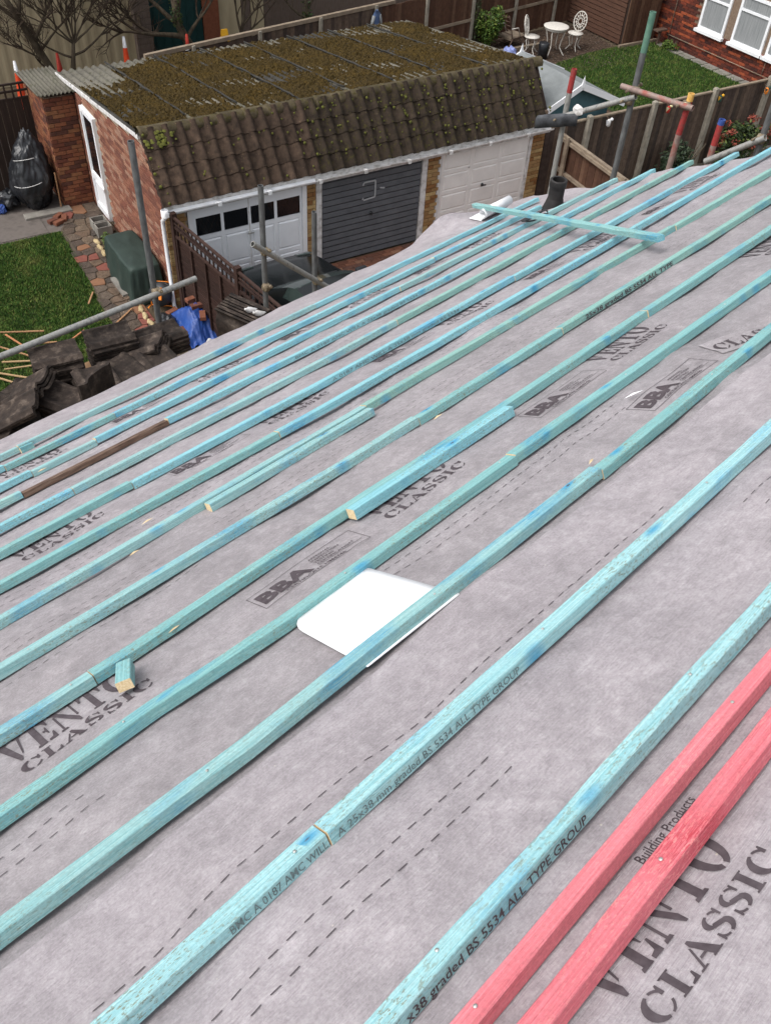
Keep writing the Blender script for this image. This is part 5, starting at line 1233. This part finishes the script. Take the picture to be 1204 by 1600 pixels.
pa = MB().bevbox(0, .118, 0, 1.54, 0, .016, .003).mesh('plank', 'fence_boards'); pb = MB().bevbox(0, .118, 0, 1.54, 0, .016, .003).mesh('plank', 'fence_brown'); rg = random.Random(4)
for k in range(nb): part('plank', pb if k > nb*.44 else pa, None, fb, MB_ @ Matrix(((1, 0, 0, k*.112), (0, 0, -1, 0), (0, 1, 0, .04+rg.uniform(-.012, .012)), (0, 0, 0, 1))) @ T((0, 0, .006*(k % 2))))
x = 1.2
while x < Lr: part('post', MB().box(x-.04, x+.04, -.09, -.028, 0, 1.66), 'concrete_post', fb, MB_); x += 1.80
part('capping_rail', MB().box(0, Lr*.47, -.05, .04, 1.60, 1.68), 'fence_rail', fb, MB_); part('mid_rail', MB().box(Lr*.47, Lr, -.06, -.026, .72, .79), 'fence_rail', fb, MB_)
# ornaments hung along the right fence
def ornament(u, z, m1, m2, label, dv=-.08):
    o = gthing('fence_ornament', label, 'ornament', u, dv, z, 'ornaments on the board fence'); Mo = MG @ T((u, dv, z))
    part('body', MB().lathe([(0, -.09), (.04, -.06), (.045, 0), (.03, .06), (0, .07)], 8), m1, o, Mo); part('head', MB().lathe([(0, -.035), (.032, -.01), (.032, .02), (0, .04)], 8, T((.07, 0, .05))), m2, o, Mo)
    part('wing', MB().add([(-.02, -.045, .04), (-.13, -.05, .09), (-.10, -.045, -.02)], [(0, 1, 2)]), m2, o, Mo); part('hook', MB().tube([(0, 0, .06), (0, .08, .10)], .006, 5), 'rust_iron', o, Mo)
ornament(6.55, 1.60, 'weathered_white', 'bright_plastic', 'white and grey bird ornament hanging above the cross fence'); ornament(8.22, 1.60, 'toy_red', 'toy_cream', 'red and cream ornament hanging left of the red scaffold tip')
ornament(9.78, 1.58, 'toy_green', 'yellow_plastic', 'green and yellow ornament hanging beside a fence post'); ornament(11.30, 1.52, 'orange_plastic', 'toy_green', 'orange ornament at the right end of the fence'); ornament(5.95, 1.10, 'yellow_plastic', 'toy_cream', 'small yellow ornament low on the fence above the cross fence rail')

# ================================================================== NEIGHBOUR'S GARDEN
sh = gthing('garden_shed', 'small blue-green shed with pale felt roof and white bargeboards', 'shed', 6.4, 1)
mb = MB(); mb.box(5.30, 6.95, .42, 2.10, 0, 1.78); mb.add([(5.30, .42, 1.78), (6.95, .42, 1.78), (6.12, .42, 2.18), (5.30, 2.10, 1.78), (6.95, 2.10, 1.78), (6.12, 2.10, 2.18)], [(0, 1, 2), (5, 4, 3)]); part('wall', mb, 'shed_blue', sh, MG)
SR, SE0, SE1 = (5.95, 2.32), (4.78, 1.80), (7.22, 1.80)
for nm, e in (('left', SE0), ('right', SE1)):
    mb = MB(); vs = [(SR[0], .25, SR[1]), (SR[0], 2.20, SR[1]), (e[0], 2.20, e[1]), (e[0], .25, e[1])]; vs += [(a, b, c-.03) for a, b, c in vs]
    fs = [(0, 1, 2, 3), (7, 6, 5, 4), (0, 3, 7, 4), (1, 5, 6, 2), (2, 6, 7, 3)]
    if nm == 'right': fs = [tuple(reversed(f)) for f in fs]
    part('roof_slope', MB().add(vs, fs), 'shed_felt', sh, MG)
    for v in (.235, 2.215): part('bargeboard', MB().bar((SR[0], v, SR[1]-.04), (e[0], v, e[1]-.04), .024, .11), 'white_upvc', sh, MG)
for v in (.235, 2.215): part('finial', MB().add([(SR[0]-.05, v-.02, SR[1]-.05), (SR[0]+.05, v-.02, SR[1]-.05), (SR[0]+.05, v+.02, SR[1]-.05), (SR[0]-.05, v+.02, SR[1]-.05), (SR[0], v, SR[1]+.17)], [(0, 1, 4), (1, 2, 4), (2, 3, 4), (3, 0, 4), (3, 2, 1, 0)]), 'white_upvc', sh, MG)
# white cast garden set
def curved_leg(mb, p, d, z1, spread=.10, r=.013):
    p = Vector(p); d = Vector(d); mb.tube([p+d*0.0+Vector((0, 0, z1)), p+d*spread*1.0+Vector((0, 0, z1*.82)), p+d*spread*.35+Vector((0, 0, z1*.5)), p+d*spread*.2+Vector((0, 0, z1*.28)), p+d*spread*1.5+Vector((0, 0, .03)), p+d*spread*1.9+Vector((0, 0, .012))], r, 6)
tbl = gthing('garden_table', 'round white cast table on curved legs between two white chairs', 'table', 11.55, 7.3)
Mt = MG @ T((11.50, 7.35, 0)); part('table_top', MB().lathe([(0, .69), (.34, .69), (.355, .70), (.355, .715), (.34, .722), (0, .722)], 28), 'cast_white', tbl, Mt)
part('apron', MB().lathe([(.30, .63), (.31, .63), (.31, .69), (.30, .69)], 24), 'cast_white', tbl, Mt)
for k in range(4):
    a = k*PI/2+.5; mb = MB(); curved_leg(mb, (.17*math.cos(a), .17*math.sin(a), 0), (math.cos(a), math.sin(a), 0), .69, .10, .016); part('leg', mb, 'cast_white', tbl, Mt)
def chair(u, v, rot, label):
    c_ = gthing('garden_chair', label, 'chair', u, v, 0, 'white garden chairs'); Mc = MG @ T((u, v, 0)) @ Matrix.Rotation(R(rot), 4, 'Z')
    part('seat', MB().lathe([(0, .42), (.20, .42), (.215, .43), (.215, .45), (0, .455)], 20), 'cast_white', c_, Mc)
    for k in range(4):
        a = k*PI/2+PI/4; mb = MB(); curved_leg(mb, (.11*math.cos(a), .11*math.sin(a), 0), (math.cos(a), math.sin(a), 0), .42, .07, .014); part('leg', mb, 'cast_white', c_, Mc)
    Mb_ = Mc @ T((0, .20, .70)) @ Matrix.Rotation(R(-12), 4, 'X')
    part('back_frame', MB().tube([(.19*math.cos(t), 0, .25*math.sin(t)) for t in np.linspace(0, 2*PI, 25)], .016, 6, False), 'cast_white', c_, Mb_)
    mb = MB()
    for r_ in (.06, .12): mb.tube([(r_*math.cos(t), 0, r_*1.3*math.sin(t)) for t in np.linspace(0, 2*PI, 17)], .010, 5, False)
    for k in range(14):
        t = 2*PI*k/14; mb.tube([(.05*math.cos(t), 0, .065*math.sin(t)), (.185*math.cos(t+.25), 0, .245*math.sin(t+.25))], .009, 5)
    part('back_lattice', mb, 'cast_white', c_, Mb_); part('back_strut', MB().tube([(0, .19, .42), (0, .20, .48)], .02, 6), 'cast_white', c_, Mc)
chair(10.90, 7.62, 35, 'white cast chair left of the round table, partly in shade'); chair(12.28, 7.36, -65, 'white cast chair right of the round table')
# old lounger frame
ol = gthing('old_lounger', 'rusty reclining garden seat with pale cushion by the rear fence', 'lounger', 10.6, 8.2)
Mo = MG @ T((10.60, 8.28, 0)) @ Matrix.Rotation(R(12), 4, 'Z')
part('seat', MB().bevbox(-.2, .42, -.25, .25, .26, .34, .03), 'fence_rail', ol, Mo)
for y in (-.27, .27):
    part('frame', MB().tube([(.55, y, .0), (.35, y, .30), (-.15, y, .30), (-.38, y, .85), (-.45, y, .95)], .016, 6), 'rust_iron', ol, Mo); part('leg', MB().tube([(-.15, y, .30), (-.35, y, 0)], .016, 6), 'rust_iron', ol, Mo); part('armrest', MB().tube([(-.27, y, .58), (.05, y, .56), (.18, y, .32)], .016, 6), 'cast_white', ol, Mo)
for k in range(5): t = k/4; part('back_bar', MB().tube([(-.2-.2*t, -.27, .42+.47*t), (-.2-.2*t, .27, .42+.47*t)], .011, 5), 'rust_iron', ol, Mo)
mb = MB(); mb.lathe([(.0, .0), (.13, 0), (.15, .40), (.13, .42), (.0, .40)], 14, MG @ T((10.95, 7.12, 0))); solo('dark_pot', mb, 'black_plastic', 'black plant pot standing under the left white chair', 'pot')
crumple('lilac_bag', (9.95, 7.35, .16), .19, 'lilac_bag', 'lilac blue bag just behind the mossy roof edge', 'bag', 14, MG)
mb = MB(); mb.box(9.6, 11.6, 7.86, 7.98, .0, .10); solo('sleeper', mb, 'fence_rail', 'low timber edging board in front of the old lounger', 'edging', MG)
# timber shed
ts = gthing('timber_shed', 'brown slatted timber shed in the corner by the brick house', 'shed', 14.2, 8)
part('wall', MB().box(13.80, 15.1, 6.98, 9.6, 0, 2.3), 'fence_shadow', ts, MG)
for k in range(18): part('slat', MB().box(13.762, 13.798, 7.05, 9.6, .05+k*.12, .05+k*.12+.102), 'dark_wood_shed', ts, MG @ T((0, 0, 0)))
for k in range(9): part('board', MB().box(13.80+k*.14, 13.80+k*.14+.132, 6.945, 6.978, .04, 2.3), 'fence_brown', ts, MG)
part('sill_board', MB().box(13.6, 15.1, 6.82, 6.90, 0, .10), 'fence_rail', ts, MG)
part('bench_top', MB().box(14.75, 15.15, 6.55, 6.75, .40, .44), 'rust_iron', ts, MG); part('bench_leg', MB().box(14.92, 14.98, 6.62, 6.68, 0, .40), 'rust_iron', ts, MG)
# brick house
UH = 15.3
nh = gthing('brick_house', 'red brick house wall with white framed curtained windows at top right', 'house', UH, 4)
wh = part('wall', MB().box(UH+.01, UH+6, -1.5, 8.6, 0, 5.2), 'mortar_dark', nh, MG)
WN = [(4.66, 5.60, .74, 1.90), (3.26, 4.36, .74, 1.95), (2.02, 3.12, .74, 1.95)]
def inh(xm, ym, a, b, y):
    v0, v1 = 8.6-b, 8.6-a
    for (p, q_, z0, z1) in WN:
        if v1 > p and v0 < q_ and y+.065 > z0 and y < z1: return False
    return True
brick_wall(wh, MG @ Matrix(((0, 0, -1, UH+.004), (-1, 0, 0, 8.6), (0, 1, 0, 0), (0, 0, 0, 1))), 7.6, 3.0, 'brick_house', inh, 0)
mb = MB(); mb.tube([(UH-.06, 6.55, .0), (UH-.06, 6.55, 3)], .012, 6); mb.tube([(UH-.06, 6.6, .28), (UH-.06, 2.2, .28)], .012, 6); mb.tube([(UH-.06, 3.0, .28), (UH-.06, 3.0, .72)], .010, 6); part('cable', mb, 'fence_rail', nh, MG)
for (p, q_, z0, z1) in WN:
    f = .075
    mb = MB()
    for (a, b, c, d) in ((p, p+f, z0, z1), (q_-f, q_, z0, z1), (p+f, q_-f, z0, z0+f), (p+f, q_-f, z1-f, z1), (p+f, q_-f, z1-.40, z1-.34)): mb.box(UH-.045, UH+.02, a, b, c, d)
    wi = part('window', mb, 'white_upvc', nh, MG); part('sill', MB().box(UH-.13, UH-.02, p-.05, q_+.05, z0-.075, z0-.002), 'white_upvc', wi, MG)
    q2 = part('pane', MB().box(UH-.012, UH-.006, p+f, q_-f, z0+f, z1-f), 'window_glass' if 'window_glass' in MATS else 'curtain', wi, MG)
    vs = []; n = 40
    for k in range(n+1):
        y = p+f+(q_-p-2*f)*k/n
        for z in (z0+f, z1-f): vs.append((UH-.018+.004*math.sin(k*1.9)+.002*math.sin(k*4.1), y, z))
    part('curtain', MB().add(vs, [(2*k, 2*k+1, 2*k+3, 2*k+2) for k in range(n)], 0, True), 'curtain', wi, MG)
rg = random.Random(3)
for k in range(11): part('edging_slab', MB().bevbox(UH-.42+rg.uniform(-.03, .03), UH-.12, 1.6+k*.46, 1.6+k*.46+.42, .01, .05, .008), 'concrete', nh, MG)

# ================================================================== PLANTS
def shrub(name, label, c, r, n, size, mat, seed, mat2=None, n2=0):
    t = gthing(name, label, 'shrub', c[0], c[1]); rg = random.Random(seed); mb = MB()
    for k in range(7):
        a = rg.uniform(0, 6.28); mb.tube([(c[0]+.05*math.cos(a), c[1]+.05*math.sin(a), 0), (c[0]+r[0]*.4*math.cos(a), c[1]+r[1]*.4*math.sin(a), c[2]), (c[0]+r[0]*.7*math.cos(a), c[1]+r[1]*.7*math.sin(a), c[2]+r[2]*.6)], [.03, .018, .006], 5)
    part('stems', mb, 'bark', t, MG); mb = MB()
    for k in range(7): leaves(mb, (c[0]+rg.uniform(-.5, .5)*r[0], c[1]+rg.uniform(-.5, .5)*r[1], c[2]+rg.uniform(-.4, .5)*r[2]), r[0]*.6, r[1]*.6, r[2]*.6, n//7, size, rg, .5)
    part('foliage', mb, mat, t, MG)
    if mat2:
        mb = MB()
        for k in range(n2): a = rg.uniform(0, 6.28); leaves(mb, (c[0]+r[0]*.8*math.cos(a), c[1]+r[1]*.7*math.sin(a), c[2]+r[2]*rg.uniform(.2, .9)), .10, .10, .08, 24, size*.8, rg)
        part('young_tips', mb, mat2, t, MG, kind='stuff')
shrub('garden_shrub', 'dark green shrub in front of the fence between two red scaffold tips', (8.55, -.50, .55), (.85, .38, .62), 2600, .05, 'leaf_dark', 5)
shrub('garden_shrub', 'shrub with reddish young leaves at the right end of the fence', (10.6, -.50, .55), (1.0, .40, .62), 2600, .05, 'leaf_green', 6, 'leaf_red', 26)
shrub('garden_shrub', 'bright green shrub against the rear fence behind the garage roof', (9.95, 8.35, .55), (.42, .36, .70), 2200, .05, 'leaf_bright', 7)
shrub('garden_shrub', 'small green clump at the foot of the brick house wall', (15.0, 6.15, .14), (.26, .30, .18), 500, .04, 'leaf_bright', 8)
def tree(name, label, base, trunk, limbs, seed, ivy=0, depth=4, r0=.10, spread=.55, length=.75, kids=4):
    t = gthing(name, label, 'tree', base[0], base[1]); rg = random.Random(seed); mb = MB(); mc = MB()
    mb.tube(trunk, [r0*(1-.5*k/(len(trunk)-1))*(1+.12*rg.uniform(-1, 1)) for k in range(len(trunk))], 9)
    def grow(p, d, L, r, lev):
        pts = [p]; q_ = Vector(p); dd = Vector(d)
        for k in range(4):
            dd = (dd+Vector((rg.uniform(-1, 1), rg.uniform(-1, 1), rg.uniform(-.6, .9)))*.22).normalized(); q_ = q_+dd*(L/4); pts.append(q_.copy())
        (mb if lev >= depth-1 else mc).tube(pts, [r, r*.85, r*.7, r*.58, r*.45], 6 if lev >= depth-1 else (4 if lev > 0 else 3), False)
        if lev <= 0: return
        for k in range(kids):
            i = rg.choice((2, 3, 4, 4)); nd = (dd+Vector((rg.uniform(-1, 1), rg.uniform(-1, 1), rg.uniform(-.5, 1)))*spread*1.6).normalized()
            grow(pts[i], nd, L*rg.uniform(.55, .8), r*rg.uniform(.5, .66), lev-1)
    for (p, d, L, r) in limbs: grow(Vector(p), Vector(d).normalized(), L, r, depth-1)
    part('trunk', mb, 'bark', t, MG); part('crown', mc, 'twig', t, MG)
    if ivy:
        mi = MB()
        for k in range(ivy): f = rg.random(); i = rg.randrange(len(trunk)-1); p = Vector(trunk[i]).lerp(Vector(trunk[i+1]), f); leaves(mi, p, .16, .16, .14, 16, .04, rg)
        part('ivy', mi, 'leaf_green', t, MG)
tree('bare_tree', 'bare fruit tree with thick leaning trunk at the left before the cream wall', (-1.9, 9.3), [(-1.85, 9.3, 0), (-2.05, 9.3, .80), (-2.28, 9.28, 1.35), (-2.55, 9.25, 1.95), (-2.80, 9.2, 2.6)],
     [((-2.30, 9.28, 1.4), (.6, .1, 1), .9, .05), ((-2.50, 9.25, 1.85), (-.9, .2, .5), .9, .05), ((-2.55, 9.25, 1.95), (.5, -.2, .8), .9, .05), ((-2.15, 9.3, 1.0), (-.8, 0, .5), .6, .03), ((-2.75, 9.2, 2.5), (.2, .2, 1), .9, .05), ((-1.95, 9.3, .6), (-.7, .1, .6), .6, .03), ((-2.2, 9.3, 1.2), (.8, -.1, .7), .8, .035)], 11, 0, 5, .10)
tree('bare_tree', 'pollarded bare tree with fan of straight shoots right of the leaning trunk', (-1.55, 9.2), [(-1.60, 9.2, 0), (-1.56, 9.2, .8), (-1.45, 9.2, 1.32)],
     [((-1.45, 9.2, 1.3), (k*.30, rnd.uniform(-.3, .2), 1), .85, .026) for k in (-3.2, -2.2, -1.4, -.7, 0, .6, 1.3, 2.2, 3.4)]+[((-1.50, 9.2, 1.05), (1, .1, .25), 1.1, .03), ((-1.52, 9.2, 1.0), (-1, .1, .5), .8, .03)], 12, 0, 4, .075, .30, .8, 4)
tree('bare_tree', 'bare tree with arching limbs in front of the green door', (1.45, 9.5), [(1.50, 9.5, 0), (1.42, 9.5, .9), (1.20, 9.48, 1.35), (1.15, 9.45, 1.9)],
     [((1.40, 9.5, 1.0), (-1, 0, .45), 1.2, .075), ((1.25, 9.5, 1.3), (-1, .1, .8), 1.2, .07), ((1.2, 9.5, 1.4), (.5, .1, 1), 1.0, .06), ((1.42, 9.5, 1.0), (1.0, 0, .8), 1.0, .05), ((1.16, 9.45, 1.8), (-.3, .1, 1), .9, .05)], 13, 30, 5, .13)
tree('bare_tree', 'slender bare tree in front of the pale panel right of the green door', (3.0, 9.8), [(3.05, 9.8, 0), (3.0, 9.8, .8), (3.15, 9.8, 1.5)],
     [((3.0, 9.8, .8), (-.5, 0, 1), .9, .035), ((3.05, 9.8, 1.0), (.7, 0, 1), .9, .035), ((3.12, 9.8, 1.4), (.1, 0, 1), .9, .035), ((3.0, 9.8, .7), (1, 0, .5), .8, .03)], 14, 0, 4, .06)
tree('bare_tree', 'bare tree rising behind the rear fence near the roof middle', (5.0, 10.0), [(5.0, 10.0, 0), (5.05, 10.0, .9), (4.9, 10.0, 1.8)],
     [((5.0, 10, .9), (-.8, 0, .6), .9, .04), ((5.0, 10, 1.1), (.9, 0, .7), .9, .04), ((4.95, 10, 1.5), (-.4, 0, 1), .9, .04), ((4.95, 10, 1.4), (.5, 0, 1), .9, .04)], 15, 20, 4, .07)
tree('ivy_tree', 'ivy covered trunk standing before the rear fence beside the bright shrub', (9.55, 8.6), [(9.65, 8.65, 0), (9.6, 8.62, .9), (9.62, 8.6, 1.9), (9.7, 8.6, 2.8)],
     [((9.62, 8.6, 1.8), (-.6, 0, 1), .8, .03), ((9.65, 8.6, 2.2), (.6, 0, 1), .8, .03)], 16, 90, 3, .10)

# ================================================================== YARD BEHIND
bw = gthing('cream_building', 'cream clad building with dark green door behind the bare trees', 'building', 1, 11)
vs = []; fs = []; n = 160
for k in range(n+1):
    u = -9.5+10.0*k/n
    for z in (0, 4.5): vs.append((u, 10.8+(.0 if k % 4 in (0, 1) else .010), z))
mb = MB().add(vs, [(2*k, 2*k+2, 2*k+3, 2*k+1) for k in range(n)]); part('cladding', mb, 'cream_cladding', bw, MG)
part('core', MB().box(-9.5, 14, 10.86, 13, 0, 4.5), 'fence_shadow', bw, MG)
mb = MB()
for k in range(30): mb.bevbox(.50, .92, 10.60, 10.86, k*.15, k*.15+.145, .015)
part('pier', mb, 'fence_grey', bw, MG)
dg_ = part('door', MB().box(.95, 2.35, 10.76, 10.84, 0, 3.2), 'green_door', bw, MG)
for k in range(6): part('door_rib', MB().box(1.05+k*.22, 1.07+k*.22, 10.745, 10.758, .05, 3.1), 'green_door', dg_, MG)
part('brick_pier', MB().box(2.37, 2.80, 10.70, 10.85, 0, 4.5), 'brick_red', bw, MG)
part('pale_panel', MB().box(2.82, 3.45, 10.74, 10.85, .1, 4.5), 'cream_cladding', bw, MG); part('dark_panel', MB().box(3.47, 3.72, 10.76, 10.85, 0, 4.5), 'fence_grey', bw, MG); part('pale_panel', MB().box(3.74, 4.1, 10.74, 10.85, .1, 4.5), 'cream_cladding', bw, MG)
part('dark_wall', MB().box(4.12, 14, 10.76, 10.85, 0, 4.5), 'fence_grey', bw, MG)
def cone(u, v, h, cols, label, z=0.0):
    c_ = gthing('traffic_cone', label, 'cone', u, v, z, 'cones behind the garages'); Mc = MG @ T((u, v, z)); part('base', MB().bevbox(-.16, .16, -.16, .16, 0, .04, .01), cols[0], c_, Mc)
    zs_ = np.linspace(.04, h, len(cols)+1); rad = lambda z: .12-.09*(z-.04)/(h-.04)
    for k, m_ in enumerate(cols): part('band', MB().lathe([(rad(zs_[k]), zs_[k]), (rad(zs_[k+1]), zs_[k+1])]+([(0, zs_[k+1])] if k == len(cols)-1 else []), 14), m_, c_, Mc)
cone(-2.79, 9.45, 1.02, ('cone_orange', 'cone_orange', 'cone_orange', 'bright_plastic'), 'orange cone with white tip at far left behind the roof'); cone(-.21, 9.4, 1.24, ('cone_orange', 'cone_orange', 'cone_orange', 'cone_orange', 'bright_plastic'), 'orange cone with white tip before the stone pier')
cone(-1.74, 9.75, .96, ('cone_red', 'cone_red'), 'dull red cone between the two bare trunks'); cone(1.29, 9.2, 1.17, ('bright_plastic', 'bright_plastic', 'bright_plastic', 'bright_plastic', 'cone_red', ), 'white and red cone before the green door')
ys = gthing('folding_sign', 'yellow folding floor sign standing behind the rear fence', 'sign', 2.28, 9.2); 
for sg in (-1, 1): part('leaf', MB().add([(2.28-.14, 9.2+sg*.12, .5), (2.28+.14, 9.2+sg*.12, .5), (2.28+.08, 9.2+sg*.02, 1.17), (2.28-.08, 9.2+sg*.02, 1.17), (2.28-.14, 9.2+sg*.10, .5), (2.28+.14, 9.2+sg*.10, .5), (2.28+.08, 9.2+sg*.005, 1.17), (2.28-.08, 9.2+sg*.005, 1.17)], [(0, 1, 2, 3), (7, 6, 5, 4), (0, 4, 5, 1), (1, 5, 6, 2), (2, 6, 7, 3), (3, 7, 4, 0)]), 'yellow_plastic', ys, MG)
part('stand', MB().box(2.16, 2.40, 9.06, 9.34, 0, .50), 'fence_shadow', ys, MG)
# garment on the rear fence
tfe = (MB_ @ Vector((6.55, -.10, 0))); 
mb = MB(); vs = []; n = 8
for j, (z, w_) in enumerate(((1.58, .04), (1.48, .12), (1.38, .10), (1.1, .085), (.7, .11))):
    for k in range(n): a = 2*PI*k/n; vs.append((6.55+w_*math.cos(a)+.01*math.sin(7*k+j), -.13+.045*math.sin(a), z))
fs = [(j*n+k, j*n+(k+1) % n, (j+1)*n+(k+1) % n, (j+1)*n+k) for j in range(4) for k in range(n)]+[tuple(range(n)), tuple(reversed(range(4*n, 5*n)))]
mb.add(vs, fs, 0, True); gm = thing('hanging_garment', 'blue garment hanging on the rear fence above the mossy roof', 'garment', MB_ @ T((6.55, -.13, .7))); part('body', mb, 'blue_cloth', gm, MB_)
for sg in (-1, 1): part('sleeve', MB().tube([(6.55+sg*.09, -.13, 1.46), (6.55+sg*.19, -.13, 1.16)], [.045, .035], 8), 'curtain', gm, MB_)
